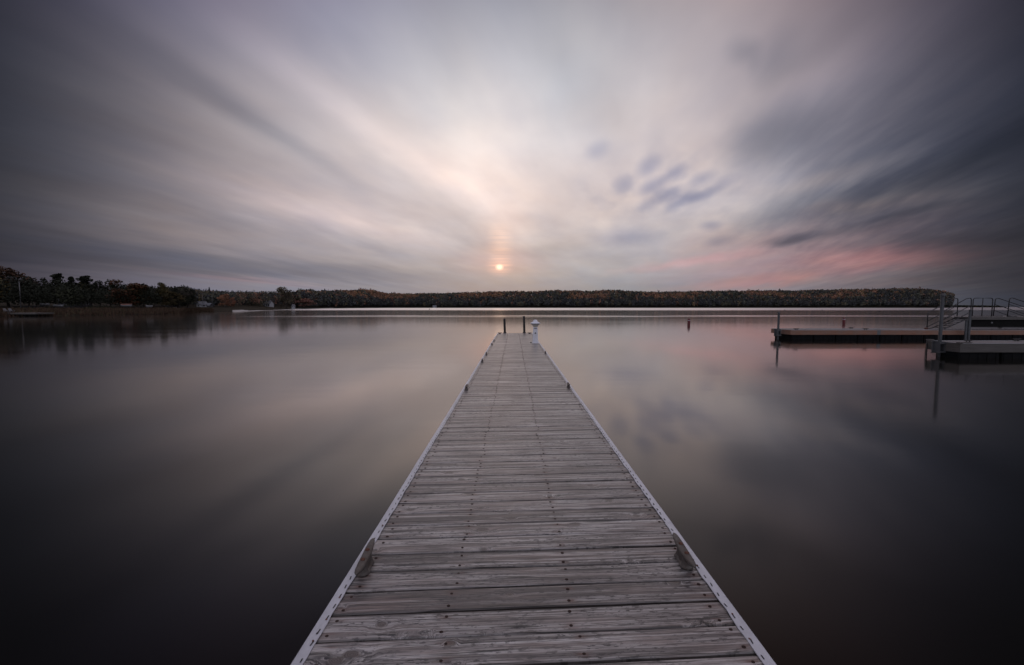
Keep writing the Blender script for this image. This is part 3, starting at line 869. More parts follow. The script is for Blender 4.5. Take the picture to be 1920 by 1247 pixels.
def hoop(mb, pts, r=.024, round_at=()):
    """bent pipe: corners listed in round_at are drawn as a small arc"""
    pts = [Vector(p) for p in pts]; out = []
    for i, p in enumerate(pts):
        if i in round_at:
            a = (pts[i - 1] - p).normalized(); b_ = (pts[i + 1] - p).normalized(); q = .13
            p0, p2 = p + a * q, p + b_ * q
            for k in range(6):
                t = k / 5; out.append(p0 * (1 - t) ** 2 + p * 2 * t * (1 - t) + p2 * t * t)
        else: out.append(p)
    mb.tube(out, r, 8)


RT = 2.43 - ZP                                               # rail height above platform
for yy in (PD - .05,):
    gx = [at(p, 575, YF + yy).x - pf_x0 for p in (1824, 1842, 1860.5)]
    m = MB(); hoop(m, [(gx[0], yy, ZP), (gx[0], yy, ZP + RT), (gx[2], yy, ZP + RT), (gx[2], yy, ZP)], round_at=(1, 2))
    m.tube([(gx[1], yy, ZP), (gx[1], yy, ZP + RT)], .022, 8); m.tube([(gx[0], yy, ZP + .02), (gx[2], yy, ZP + .02)], .02, 8)
    m.build('guard_rail', M_rail, pf, smooth=True)
for yy, pxs in ((PD - .05, 1865.5), (.08, 1892)):
    x0 = at(pxs, 575, YF + yy).x - pf_x0
    m = MB(); sl_ = -.33
    top = Vector((x0, yy, ZP + RT)); ex = x0 + 2.9
    hoop(m, [(x0 - .06, yy, ZP), (x0, yy, ZP + RT), (x0 + .22, yy, ZP + RT - .02), (ex, yy, ZP + RT + sl_ * (ex - x0 - .2)), (ex, yy, ZP + .02)], round_at=(1,))
    m.tube([(x0 - .03, yy, ZP + RT * .66), (x0 + 1.9, yy, ZP + RT * .66 + sl_ * 1.8)], .019, 8)
    m.tube([(x0 - .03, yy, ZP + RT * .34), (x0 + .95, yy, ZP + .02)], .019, 8)
    m.tube([(x0 - .06, yy, ZP + .02), (x0 + .5, yy, ZP + .02)], .02, 8)
    m.build('guard_rail', M_rail, pf, smooth=True)

# stair from the platform down to the floating dock
xt = pf_x0 - .03
xf = at(1738, 614, YF + .8).x
st = empty('stair', (xf, YF, ZT)); tag(st, 'open metal stair with pipe handrails going down from the raised platform', 'stair')
ZF = .66 - ZT; run = xt - xf; rise = ZP - .66
sy = {0: .08, 1: .80}
for k in sy:
    yy = sy[k]; m = MB()
    m.tube([(-.02, yy, ZF - .04), (.28, yy, ZF - .04), (run, yy, ZF + rise - .06)], .026, 8)
    m.build('stringer', M_rail, st, smooth=True)
    m = MB(); rt = 2.43 - ZT
    hoop(m, [(0, yy, ZF - .02), (0, yy, 1.55 - ZT), (run - .28, yy, rt - .06), (run + .03, yy, rt), (run + .05, yy, ZP - ZT + .02)], round_at=(1, 3))
    zl = ZF + .38
    m.tube([(0, yy, zl), (run + .04, yy, zl + (rt - 1.55 + ZT) * .97 + .10)], .019, 8)
    m.tube([(.0, yy, ZF + .03), (run + .04, yy, ZF + rise + .28)], .019, 8)
    m.build('handrail', M_rail, st, smooth=True)
for i in range(6):
    t = (i + .6) / 6.2; x = .28 + (run - .28) * t; z = ZF + rise * t - .05
    m = MB(); m.box((x - .13, .11, z), (x + .13, .77, z + .03)); m.build('tread', M_rail, st, bevel=.004)
m = MB(); m.tube([(0, .72, 0), (0, .88, 0)], .045, 14); m.build('wheel', simple('dull_red_wheel', (.10, .03, .022), .6), st, loc=(-.05, 0, ZF - .05))

# ------------------------------------------------------------------ buoys
M_buoy = simple('red_buoy_paint', (.10, .009, .012), .5, 0, .35, 8)
M_buoyd = simple('dark_buoy', (.02, .018, .018), .6)


def red_buoy(px, py_top, py_w, label):
    b = ground(px, py_w, 0); t = at(px, py_top, b.y)
    o = empty('channel_buoy', (b.x, b.y, 0)); tag(o, label, 'buoy', 'red can buoys on the lake'); h = t.z; r = .135
    m = MB(); m.lathe([(r, -.25), (r, h * .70), (r * .98, h * .80)], (0, 0, 0), 20); m.build('body', M_buoy, o, smooth=False, bevel=.008)
    m = MB(); m.lathe([(r * .86, h * .802), (r * .80, h * .90), (r * .45, h * .975), (r * .2, h)], (0, 0, 0), 20); m.build('cap', M_buoy, o, smooth=True)
    m = MB(); m.lathe([(r * 1.015, h * .70), (r * 1.015, h * .745)], (0, 0, 0), 20); m.build('band', M_white, o)


red_buoy(1291.5, 597.3, 609.5, 'red can buoy in open water left of the right hand docks')
red_buoy(1582, 595.3, 607.5, 'red can buoy behind the farther floating dock')
for px, py, lab in ((805.5, 580.6, 'tiny dark mooring buoy far out below the white boathouse'), (1471.5, 582.2, 'tiny dark buoy far out above the slim pole of the farther floating dock'),
                    (1541.5, 582.2, 'tiny dark buoy far out, left of and above the red buoy behind the docks'),
                    (1648.5, 584.6, 'tiny dark buoy far out, midway between the second red buoy and the stair'), (1720.5, 584.4, 'tiny dark buoy far out just left of the stair handrail')):
    b = ground(px, py, 0); m = MB(); k = b.y / 250.
    m.lathe([(.10 * k, -.2), (.26 * k, .02), (.30 * k, .16 * k), (.22 * k, .34 * k), (.07 * k, .44 * k), (.05 * k, .75 * k), (.02 * k, .78 * k)], (0, 0, 0), 12)
    o = m.build('mooring_buoy', M_buoyd, smooth=True, loc=(b.x, b.y, 0)); tag(o, lab, 'buoy', 'small mooring buoys far out')

# ------------------------------------------------------------------ far land
SHORE = [(-260, 600), (-90, 596), (0, 593.5), (68, 593), (150, 592), (300, 589.7), (338, 588.8), (350, 586.4), (400, 585.2), (450, 584.2), (500, 582.2), (560, 579.6), (600, 578.5), (660, 577.75), (720, 577.3)]
LAND = [ground(px, py, 0) for px, py in SHORE]
FARD = LAND[-1].y
for px in (900, 1100, 1300, 1500, 1700, 1785): LAND.append(Vector((at(px, 577, FARD + (px - 720) * .06).x, FARD + (px - 720) * .06, 0)))
CREST = [(-260, 520), (0, 520), (100, 530), (200, 538), (330, 541), (380, 545), (430, 542.5), (500, 544), (540, 544), (600, 546.5), (640, 545.5), (680, 542.8), (700, 544.5), (720, 549), (780, 550), (850, 548.5), (900, 547), (940, 545.5), (1000, 546),
         (1040, 543.4), (1100, 545), (1150, 543), (1180, 545.4), (1220, 547.2), (1300, 545.6), (1400, 544.8), (1430, 545), (1550, 543.4), (1680, 541), (1730, 541.4), (1760, 545), (1778, 550), (1790, 558), (1796, 570)]
CXs = [c[0] for c in CREST]; CYs = [c[1] for c in CREST]


def crest_z(px, Y): return H + (575.6 - float(np.interp(px, CXs, CYs))) * Y / F


def px_of(x, y):
    return 963 + F * x / y


def soil_mat(name, a, b_, scale=.2):
    m, g, b = new_mat(name); P = g.n('ShaderNodeNewGeometry').outputs['Position']
    c = g.mix(g.map(g.noise(P, scale, 5, .6), .35, .65), a, b_); g.put(b.inputs['Base Color'], c); b.inputs['Roughness'].default_value = .95
    b.inputs['Specular IOR Level'].default_value = .1
    return m


M_soil = soil_mat('dark_bank_soil', (.018, .013, .009), (.03, .024, .013))
M_forestfloor = soil_mat('forest_floor', (.010, .011, .008), (.02, .018, .012), .05)
M_sand = soil_mat('pale_sand', (.34, .32, .30), (.46, .44, .42), .3)

# shore ground (near, left) and hills (far)
rows = [(-4, -.6), (0, -.02), (2, .22), (6, .50), (14, .85), (30, 1.25), (70, 2.2), (160, 6.0), (420, 17.0)]


def interp_land(n):
    L = [0.0]
    for i in range(1, len(LAND)): L.append(L[-1] + (LAND[i] - LAND[i - 1]).length)
    out = []
    for k in range(n):
        s = L[-1] * k / (n - 1); out.append(Vector((np.interp(s, L, [p.x for p in LAND]), np.interp(s, L, [p.y for p in LAND]), 0)))
    return out


def build_ground():
    near = LAND[:13]; pts = []
    for i in range(len(near) - 1):
        for k in range(6): pts.append(near[i].lerp(near[i + 1], k / 6))
    pts.append(near[-1]); r = random.Random(3)
    mb = MB(); nr = len(rows); vs = []
    for i, p in enumerate(pts):
        d = Vector((p.x, p.y, 0)).normalized(); j = r.uniform(-.6, .6) * min(1, p.y / 100)
        for k, (o, z) in enumerate(rows):
            q = p + d * (o + (j if k < 4 else 0)); vs.append((q.x, q.y, z + (r.uniform(-.06, .06) if k > 1 else 0)))
    fs = [(i * nr + k, (i + 1) * nr + k, (i + 1) * nr + k + 1, i * nr + k + 1) for i in range(len(pts) - 1) for k in range(nr - 1)]
    mb.add(vs, fs); tag(mb.build('shore', M_soil, smooth=True), kind='structure')
    far = [LAND[11]] + LAND[12:]; pts = []
    for i in range(len(far) - 1):
        n = max(2, int((far[i + 1] - far[i]).length / 18))
        for k in range(n): pts.append(far[i].lerp(far[i + 1], k / n))
    pts.append(far[-1])
    mb = MB(); vs = []; prof = [(-8, -1), (0, 0), (4, .8), (30, .22), (70, .5), (110, .75), (160, .95), (230, 1.0), (420, .9)]; nr = len(prof)
    for p in pts:
        px = px_of(p.x, p.y); d = Vector((p.x, p.y, 0)).normalized()
        for k, (o, z) in enumerate(prof):
            q = p + d * o; top = max(1.5, crest_z(px, p.y + 160) - 9.5)
            vs.append((q.x, q.y, z if k < 3 else .8 + z * (top - .8)))
    fs = [(i * nr + k, (i + 1) * nr + k, (i + 1) * nr + k + 1, i * nr + k + 1) for i in range(len(pts) - 1) for k in range(nr - 1)]
    mb.add(vs, fs); tag(mb.build('hills', M_forestfloor, smooth=True), kind='structure')
    # pale beach along the cove
    mb = MB(); vs = []
    bp = [ground(px, py, 0) for px, py in ((436, 584.6), (450, 584.3), (480, 583.1), (510, 581.8), (540, 580.6), (570, 579.4), (600, 578.6), (625, 578.3))]
    for i, p in enumerate(bp):
        d = Vector((p.x, p.y, 0)).normalized(); w = (2, 10, 24, 40, 60, 60, 40, 10)[i]
        for o, z in ((-3, -.15), (0, .06), (w * .5, .40), (w, .62)): q = p + d * o; vs.append((q.x, q.y, z + .04))
    fs = [(i * 4 + k, (i + 1) * 4 + k, (i + 1) * 4 + k + 1, i * 4 + k + 1) for i in range(len(bp) - 1) for k in range(3)]
    mb.add(vs, fs); tag(mb.build('beach', M_sand, smooth=True), kind='structure')


build_ground()

# ------------------------------------------------------------------ trees
FOL = {
    'dark': foliage_mat('dark_evergreen_leaves', (.018, .020, .013), .5),
    'green': foliage_mat('dull_green_leaves', (.030, .032, .018), .5),
    'olive': foliage_mat('olive_leaves', (.050, .042, .018), .5, (.075, .05, .02)),
    'orange': foliage_mat('orange_autumn_leaves', (.10, .046, .019), .45, (.07, .055, .02)),
    'rust': foliage_mat('rust_autumn_leaves', (.055, .027, .017), .5),
    'yellow': foliage_mat('yellowed_leaves', (.12, .08, .028), .45),
    'twig': foliage_mat('bare_twigs', (.045, .034, .028), .4),
}
FAR = {  # leaf colours lifted paler, distance haze put into them
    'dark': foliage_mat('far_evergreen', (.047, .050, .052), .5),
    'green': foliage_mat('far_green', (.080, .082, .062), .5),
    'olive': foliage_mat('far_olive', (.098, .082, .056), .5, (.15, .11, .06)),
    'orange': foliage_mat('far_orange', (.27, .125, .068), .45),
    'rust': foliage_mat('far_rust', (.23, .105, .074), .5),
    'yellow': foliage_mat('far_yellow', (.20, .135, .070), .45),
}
M_bark = simple('dark_bark', (.035, .028, .023), .9, 0, .4, 1.5)
M_palebark = simple('pale_bark', (.16, .14, .125), .9, 0, .4, 1.5)
nrs = np.random.RandomState(7)


def leaf_quads(centers, radii, n_each, size, flat=1.0):
    """leaf clumps scattered through ellipsoids"""
    out = []
    for c, r, n in zip(centers, radii, n_each):
        d = nrs.normal(size=(n, 3)); d /= np.linalg.norm(d, axis=1)[:, None]
        rad = nrs.uniform(.35, 1.0, (n, 1)) ** .6
        p = np.asarray(c) + d * rad * np.asarray(r)
        a = nrs.normal(size=(n, 3)); a /= np.linalg.norm(a, axis=1)[:, None]
        b_ = np.cross(a, nrs.normal(size=(n, 3))); b_ /= np.linalg.norm(b_, axis=1)[:, None]
        s = size * nrs.uniform(.55, 1.25, (n, 1)); s2 = s * nrs.uniform(.5, .9, (n, 1))
        a = a * s; b_ = b_ * s2
        a[:, 2] *= flat
        out.append(np.stack([p - a * .5, p + b_ * .5, p + a * .5, p - b_ * .5], 1))
    return np.concatenate(out)


def make_tree(kind, seed):
    """unit of about ten metres, base at the origin; returns crown mesh, trunk mesh"""
    r = random.Random(seed); cs = []; rs = []; ns = []; tr = MB()
    bend = [(0, 0, -.5)]; x = y = 0
    top = {'broad': 6.0, 'pine': 9.3, 'spruce': 9.6, 'bare': 5.0}[kind]
    for k in range(1, 7):
        x += r.uniform(-.14, .14); y += r.uniform(-.14, .14); bend.append((x, y, top * k / 6))
    tr.tube(bend, [.26, .22, .19, .16, .12, .08, .03], 8)
    at_h = lambda z: Vector((np.interp(z, [b[2] for b in bend], [b[0] for b in bend]), np.interp(z, [b[2] for b in bend], [b[1] for b in bend]), z))
    size = .55
    if kind == 'broad':
        for k in range(24):
            a = r.uniform(0, 6.28); z = r.uniform(2.4, 9.2); env = 2.9 * math.sqrt(max(.03, 1 - ((z - 5.6) / 4.1) ** 2)); q = env * r.uniform(.35, .95)
            c = Vector((q * math.cos(a), q * math.sin(a), z)); cs.append(c); w = r.uniform(.85, 1.45); rs.append((w, w, w * r.uniform(.6, .85))); ns.append(int(58 * w))
            if k % 2 == 0:
                b0 = at_h(min(top - .3, max(1.4, z * .55))); tr.tube([b0, (b0 + c) / 2 + Vector((0, 0, .3)), c], [.09, .06, .02], 6)
    elif kind == 'pine':
        for k in range(20):
            z = 2.2 + 7.5 * k / 19 + r.uniform(-.3, .3); env = (2.5 - 1.7 * (k / 19) ** 1.5) * r.uniform(.45, 1.05); a = r.uniform(0, 6.28)
            for q in range(2):
                a2 = a + q * 3.1 + r.uniform(-.6, .6); c = at_h(min(z, top)) + Vector((env * .6 * math.cos(a2), env * .6 * math.sin(a2), r.uniform(-.1, .35)))
                cs.append(c); rs.append((env * .62, env * .62, r.uniform(.26, .46))); ns.append(int(30 + 22 * env))
                b0 = at_h(min(z - .3, top - .1)); tr.tube([b0, c], [.06, .02], 5)
        cs.append(at_h(top)); rs.append((.5, .5, .6)); ns.append(40)
    elif kind == 'spruce':
        for k in range(18):
            t = k / 17; z = 1.0 + 8.9 * t; env = 1.9 * (1 - t) ** .85 + .12
            for q in range(3):
                a = r.uniform(0, 6.28); e = env * r.uniform(.5, .9)
                c = at_h(min(z, top)) + Vector((e * .6 * math.cos(a), e * .6 * math.sin(a), -e * .12)); cs.append(c); rs.append((env * .6, env * .6, .38)); ns.append(int(12 + 26 * env))
        cs.append(Vector((at_h(top).x, at_h(top).y, 10.0))); rs.append((.12, .12, .5)); ns.append(16)
    else:
        size = .26
        for k in range(26):
            a = r.uniform(0, 6.28); z0 = r.uniform(2.0, 5.0); b0 = at_h(z0); L = r.uniform(2.2, 4.2); el_ = r.uniform(.6, 1.25)
            e = b0 + Vector((L * math.cos(a) * math.cos(el_), L * math.sin(a) * math.cos(el_), L * math.sin(el_)))
            mid = (b0 + e) / 2 + Vector((0, 0, -.2)); tr.tube([b0, mid, e], [.09, .055, .022], 5)
            for q in range(7):
                s0 = mid.lerp(e, r.uniform(0, .95)); s1 = s0 + Vector((r.uniform(-.8, .8), r.uniform(-.8, .8), r.uniform(.3, 1.1))); tr.tube([s0, s1], [.026, .010], 4)
                if r.random() < .5: cs.append(s1); rs.append((.5, .5, .4)); ns.append(7)
    P = leaf_quads(cs, rs, ns, size, .8)
    var = np.repeat(nrs.uniform(0, 1, len(cs)), ns) * .55 + nrs.uniform(0, .45, len(P))
    return P, var, tr


TREE_MESH = {}


def tree_meshes(kind, v):
    k = (kind, v)
    if k not in TREE_MESH:
        P, var, tr = make_tree(kind, 100 + v * 17 + len(kind))
        cm = quads_mesh('crown', P, [FOL['green']], np.zeros(len(P)), var)
        tm = tr.build('trunk', M_bark); TREE_MESH[k] = (cm, tm.data); bpy.data.objects.remove(tm)
    return TREE_MESH[k]


def tree(name, kind, v, px, y_top, Y, w_px, col, label, group, base_z=None, bark=None, cat='tree'):
    t = at(px, y_top, Y); z0 = base_z if base_z is not None else 1.0
    hgt = t.z - z0; o = empty(name, (t.x, Y, z0), rng.uniform(0, 6.28))
    sz = hgt / 9.9; sxy = w_px * Y / F / (6.2 if kind == 'broad' else 4.4 if kind == 'pine' else 3.6 if kind == 'spruce' else 6.0)
    cm, tm = tree_meshes(kind, v)
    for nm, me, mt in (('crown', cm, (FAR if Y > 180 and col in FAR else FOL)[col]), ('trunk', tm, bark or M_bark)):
        c = bpy.data.objects.new(nm, me); COL.objects.link(c); c.parent = o
        c.scale = (sxy, sxy, sz); c.material_slots[0].link = 'OBJECT'; c.material_slots[0].material = mt
    tag(o, label, cat, group)


GL = 'trees along the left bank'
for a in (
    ('broad_tree', 'broad', 0, 12, 498, 112, 62, 'rust', 'tall reddish brown tree at left edge, above the white chairs on the small jetty'),
    ('broad_tree', 'broad', 1, -22, 506, 116, 60, 'dark', 'dark tree cut by the left edge beside the tall reddish tree'),
    ('broad_tree', 'broad', 1, 50, 516, 121, 26, 'dark', 'narrow dark tree just right of the pale pole by the small jetty'),
    ('broad_tree', 'broad', 2, 73, 517, 124, 30, 'dark', 'round topped dark tree between the tall reddish tree and the tall open pine'),
    ('pine_tree', 'pine', 0, 105, 512.5, 122, 34, 'dark', 'tall dark pine with an open ragged top, left of the dark gabled house'),
    ('pine_tree', 'pine', 0, 133, 518.5, 126, 26, 'dark', 'narrow dark pine directly behind the dark gabled house, left of the flat topped pine'),
    ('pine_tree', 'pine', 1, 156, 516.5, 128, 38, 'dark', 'flat topped dark pine rising behind the dark gabled house'),
    ('broad_tree', 'broad', 0, 184, 525, 126, 26, 'dark', 'low dark tree between the flat topped pine and the big orange tree'),
    ('broad_tree', 'broad', 2, 203, 521, 125, 26, 'green', 'dull green tree touching the left side of the big orange tree'),
    ('autumn_tree', 'broad', 2, 234, 522.5, 118, 60, 'orange', 'big round orange tree above the small orange covered boat'),
    ('broad_tree', 'broad', 1, 266, 534, 122, 34, 'olive', 'olive tree on the right shoulder of the big orange tree'),
    ('bare_tree', 'bare', 0, 280, 527, 124, 28, 'twig', 'small leafless grey tree between the big orange tree and the tall olive tree'),
    ('broad_tree', 'broad', 1, 301, 528, 128, 24, 'olive', 'tall olive tree left of the wide bare tree'),
    ('bare_tree', 'bare', 1, 335, 527.5, 132, 46, 'twig', 'wide half bare tree with a lacy crown at the right end of the left bank'),
    ('autumn_tree', 'broad', 0, 322, 545, 126, 34, 'olive', 'low yellowish tree under the wide half bare tree'),
    ('broad_tree', 'broad', 1, 350, 541, 140, 36, 'dark', 'dark rounded tree right of the wide half bare tree'),
):
    tree(a[0], a[1], a[2], a[3], a[4], a[5], a[6], a[7], a[8], GL)
GM = 'trees round the cove'
tree('spruce_tree', 'spruce', 0, 391, 540, 240, 12, 'dark', 'small dark spire of an evergreen above the white house with the mast', GM, 1.5)
tree('autumn_tree', 'broad', 1, 420, 550, 205, 22, 'orange', 'orange tree with a pale trunk by the cove, left and taller of the pair', GM, 1.2, M_palebark)
tree('autumn_tree', 'broad', 2, 433, 556, 204, 20, 'orange', 'orange tree with a pale trunk by the cove, right and lower of the pair', GM, 1.2, M_palebark)
tree('broad_tree', 'broad', 0, 536, 537.5, 300, 34, 'olive', 'large olive green tree above the pale beach, right of the grey gabled house', GM, 1.2)
tree('autumn_tree', 'broad', 1, 570, 559, 330, 34, 'rust', 'wide low rust coloured tree right of the white beach hut', GM, 1.2)
tree('broad_tree', 'broad', 2, 486, 562, 262, 14, 'olive', 'small olive tree at the left wall of the grey gabled house', GM, 1.2)
tree('spruce_tree', 'spruce', 1, 452, 549, 250, 14, 'dark', 'dark pointed evergreen right of the pair of orange trees', GM, 1.2)
tree('broad_tree', 'broad', 0, 470, 553, 262, 24, 'green', 'dull green tree between the orange pair and the grey gabled house', GM, 1.2)
tree('spruce_tree', 'spruce', 0, 402, 549, 225, 14, 'dark', 'dark evergreen just left of the orange pair by the cove', GM, 1.2)
tree('broad_tree', 'broad', 2, 366, 549, 215, 30, 'dark', 'dark round tree left of the white house with the mast', GM, 1.2)


def woods(name, samples, label, size_q, per, cat='woods', mats=None):
    """samples: (x, y, z_base, height, width, colour key). One mass of far crowns."""
    mats = mats or FOL; keys = list(mats); P = []; mi = []; var = []
    for (x, y, z, h, w, col) in samples:
        n = per; conif = col == 'dark' and nrs.rand() < .55
        d = nrs.normal(size=(n, 3)); d /= np.linalg.norm(d, axis=1)[:, None]
        rad = nrs.uniform(.5, 1.0, (n, 1))
        sc = np.array([w * .5, w * .5, h * .42]); p = d * rad * sc
        if conif: p[:, :2] *= (1.25 - (p[:, 2:3] / sc[2] + 1) * .55).clip(.08)
        # lumpy outline
        lump = nrs.normal(size=(3, 3)); lump /= np.linalg.norm(lump, axis=1)[:, None]
        p *= (1 + .28 * np.max(d @ lump.T, axis=1))[:, None] * .88
        p += np.array([x, y, z + h * .56])
        a = nrs.normal(size=(n, 3)); a /= np.linalg.norm(a, axis=1)[:, None]
        b_ = np.cross(a, d + nrs.normal(size=(n, 3)) * .8); b_ /= np.linalg.norm(b_, axis=1)[:, None]
        s = size_q * w * nrs.uniform(.6, 1.3, (n, 1)); a = a * s; b_ = b_ * s * .8
        P.append(np.stack([p - a * .5, p + b_ * .5, p + a * .5, p - b_ * .5], 1))
        mi += [keys.index(col)] * n
        base = nrs.uniform(0, .6); var.append(base + nrs.uniform(0, .4, n))
    P = np.concatenate(P)
    me = quads_mesh(name, P, [mats[k] for k in keys], mi, np.concatenate(var))
    o = bpy.data.objects.new(name, me); COL.objects.link(o); tag(o, label, cat, kind='stuff')


def pick(ws):
    t = rng.uniform(0, sum(w for _, w in ws)); a = 0
    for k, w in ws:
        a += w
        if t <= a: return k
    return ws[-1][0]


def far_forest():
    out = []
    segs = LAND[11:]
    for i in range(len(segs) - 1):
        L = (segs[i + 1] - segs[i]).length
        for k in range(int(L * 6.2)):
            t = rng.random(); p = segs[i].lerp(segs[i + 1], t); px = px_of(p.x, p.y)
            s = rng.random() ** 1.15; o = 3 + 205 * s
            d = Vector((p.x, p.y, 0)).normalized(); q = p + d * o
            top = crest_z(px, q.y) + 2.6 * mnoise.noise(Vector((q.x * .02, q.y * .02, 9.0))) + (rng.uniform(1.5, 4.5) if rng.random() < .05 else 0); full = max(1.5, crest_z(px, p.y + 160) - 9.5)
            prof = np.interp(o, [0, 4, 30, 70, 110, 160, 230], [0.02, .06, .22, .5, .75, .95, 1.0])
            z = .5 + prof * (full - .5)
            h = rng.uniform(10, 15.5)
            if z + h > top + 1.0: h = max(3.0, top + rng.uniform(-2.6, 1.0) - z)
            patch = mnoise.noise(Vector((q.x * .009, q.y * .014, 2.0))) + .35 * mnoise.noise(Vector((q.x * .03, q.y * .03, 5.0)))
            sunny = max(0, 1 - max(0, (px - 700)) / 1300)
            if s < .22: ws = [('dark', 7), ('green', 1.6), ('olive', .5), ('rust', .3)]
            elif patch > .06: ws = [('orange', 3.2 * sunny * sunny + .1), ('rust', 3.6 * sunny + .6), ('olive', 1.2), ('yellow', .4 * sunny), ('dark', 1.5 - sunny)]
            else: ws = [('dark', 4), ('green', 2.4), ('olive', 2.2), ('rust', .5), ('orange', .15)]
            out.append((q.x, q.y, z, h, rng.uniform(5.5, 10.5), pick(ws)))
    woods('forest', out, 'long low wooded ridge in autumn colours across the far side of the lake', .30, 30, mats=FAR)


far_forest()


def left_woods():
    out = []; cove = []
    near = LAND[:13]
    for i in range(len(near) - 1):
        L = (near[i + 1] - near[i]).length; D = near[i].y
        dens = 3.2 if D < 160 else 1.5
        for k in range(int(L * dens) + 8):
            t = rng.random(); p = near[i].lerp(near[i + 1], t); px = px_of(p.x, p.y)
            if px < 345: o = rng.uniform(26, 80)
            else: o = rng.uniform(60, 250)
            d = Vector((p.x, p.y, 0)).normalized(); q = p + d * o; pq = px_of(q.x, q.y)
            top = H + (575.6 - float(np.interp(pq, [-260, 0, 45, 100, 200, 260, 330, 360, 400, 540, 640], [505, 506, 516, 521, 526, 530, 534, 538, 543, 545.5, 546.5]))) * q.y / F
            z = np.interp(o, [r_[0] for r_ in rows], [r_[1] for r_ in rows])
            h = rng.uniform(.72, 1.02) * (top - z)
            if px < 345: ws = [('dark', 8), ('green', 1.6), ('olive', .7), ('rust', .25)]
            else: ws = [('dark', 5), ('green', 2), ('olive', 1.6), ('rust', .9), ('orange', .25)]
            (out if px < 345 else cove).append((q.x, q.y, z, h, rng.uniform(4.5, 7.5) * (1 if px < 345 else 1.2), pick(ws)))
    woods('woodland', out, 'dark mixed woods filling in behind the house and trees on the left bank', .085, 260)
    woods('cove_woods', cove, 'mixed autumn woods behind the white house and the beach of the cove', .10, 160, mats=FAR)


left_woods()


def headland():
    out = []; D = 1700.
    for k in range(420):
        px = rng.uniform(1730, 1886); Y = D + rng.uniform(0, 130); x = at(px, 575, Y).x
        cz = H + (575.6 - float(np.interp(px, [1730, 1800, 1850, 1872, 1880, 1886], [571.8, 572.0, 572.6, 573.2, 574.6, 576.3]))) * Y / F
        h = min(cz, rng.uniform(7, 11)); out.append((x, Y, max(-.5, cz - h - rng.uniform(0, 2)), max(1.2, h), rng.uniform(8, 13), pick([('dark', 5), ('green', 1), ('olive', 1)])))
    woods('headland_woods', out, 'low dark wooded headland farther out, behind the platform railings at right', .30, 26)
    x0, x1 = at(1720, 575, D).x, at(1886, 575, D).x
    m = MB(); n = 24; vs = []
    for i in range(n + 1):
        x = x0 + (x1 - x0) * i / n; k = min(1, (n - i) / 4)
        for y, z in ((D - 12, -.5), (D, .4), (D + 60, .4 + 1.8 * k), (D + 150, .4 + 2.2 * k), (D + 260, -.5)): vs.append((x, y, z))
    m.add(vs, [(i * 5 + k, (i + 1) * 5 + k, (i + 1) * 5 + k + 1, i * 5 + k + 1) for i in range(n) for k in range(4)])
    tag(m.build('headland', M_forestfloor, smooth=True), kind='structure')


headland()

# unseen bank and trees added behind the viewer to shade the near boards
m = MB(); vs = []; xs = [-60, -30, -12, -3, 4, 14, 32, 60]
for x in xs:
    for y, z in ((-1.6 - abs(x) * .10, -.3), (-2.6 - abs(x) * .12, .45), (-8 - abs(x) * .12, .8), (-40, 1.4)): vs.append((x, y, z))
m.add(vs, [(i * 4 + k, (i + 1) * 4 + k, (i + 1) * 4 + k + 1, i * 4 + k + 1) for i in range(len(xs) - 1) for k in range(3)])
tag(m.build('unseen_shade_bank', M_soil, smooth=True), kind='structure')
woods('unseen_shade_woods', [(x + rng.uniform(-1, 1), -5.0 - abs(x) * .12 - rng.uniform(0, 4), .6, rng.uniform(6.5, 10), rng.uniform(4, 6), 'dark') for x in np.arange(-34, 35, 1.7)],
      'unseen dark woods added behind the dock to shade its near end', .10, 260)

# reeds on the left bank


def reeds():
    pts = LAND[:9]; P = []; N = 15000
    L = np.array([(pts[i + 1] - pts[i]).length for i in range(len(pts) - 1)]); cum = np.concatenate([[0], np.cumsum(L)])
    for k in range(N):
        s = nrs.uniform(0, cum[-1]); i = min(len(L) - 1, int(np.searchsorted(cum, s) - 1)); p = pts[i].lerp(pts[i + 1], (s - cum[i]) / L[i])
        px = px_of(p.x, p.y); w = 15 if px < 330 else 9
        o = nrs.uniform(.2, w); d = Vector((p.x, p.y, 0)).normalized(); q = p + d * o
        z = np.interp(o, [r_[0] for r_ in rows], [r_[1] for r_ in rows]); h = nrs.uniform(.6, 1.15) * (.55 + .45 * min(1, o / 4))
        a = nrs.uniform(0, 6.28); wd = nrs.uniform(.05, .12); lean = nrs.normal(size=2) * .16
        u = np.array([math.cos(a), math.sin(a), 0]) * wd; b = np.array([q.x, q.y, z - .05]); t = b + np.array([lean[0], lean[1], h])
        P.append([b - u, b + u, t + u * .4, t - u * .4])
    m, g, b = new_mat('brown_reeds'); lf = g.attr('leaf')
    g.put(b.inputs['Base Color'], g.ramp(lf, [(0, (.032, .018, .010)), (.5, (.065, .032, .017)), (.8, (.075, .050, .026)), (1, (.04, .038, .014))])); b.inputs['Roughness'].default_value = .9
    me = quads_mesh('reeds', np.array(P), [m], np.zeros(len(P)), nrs.uniform(0, 1, len(P)))
    o = bpy.data.objects.new('reeds', me); COL.objects.link(o); tag(o, 'belt of reddish brown reeds along the water on the left bank', 'reeds', kind='stuff')


reeds()

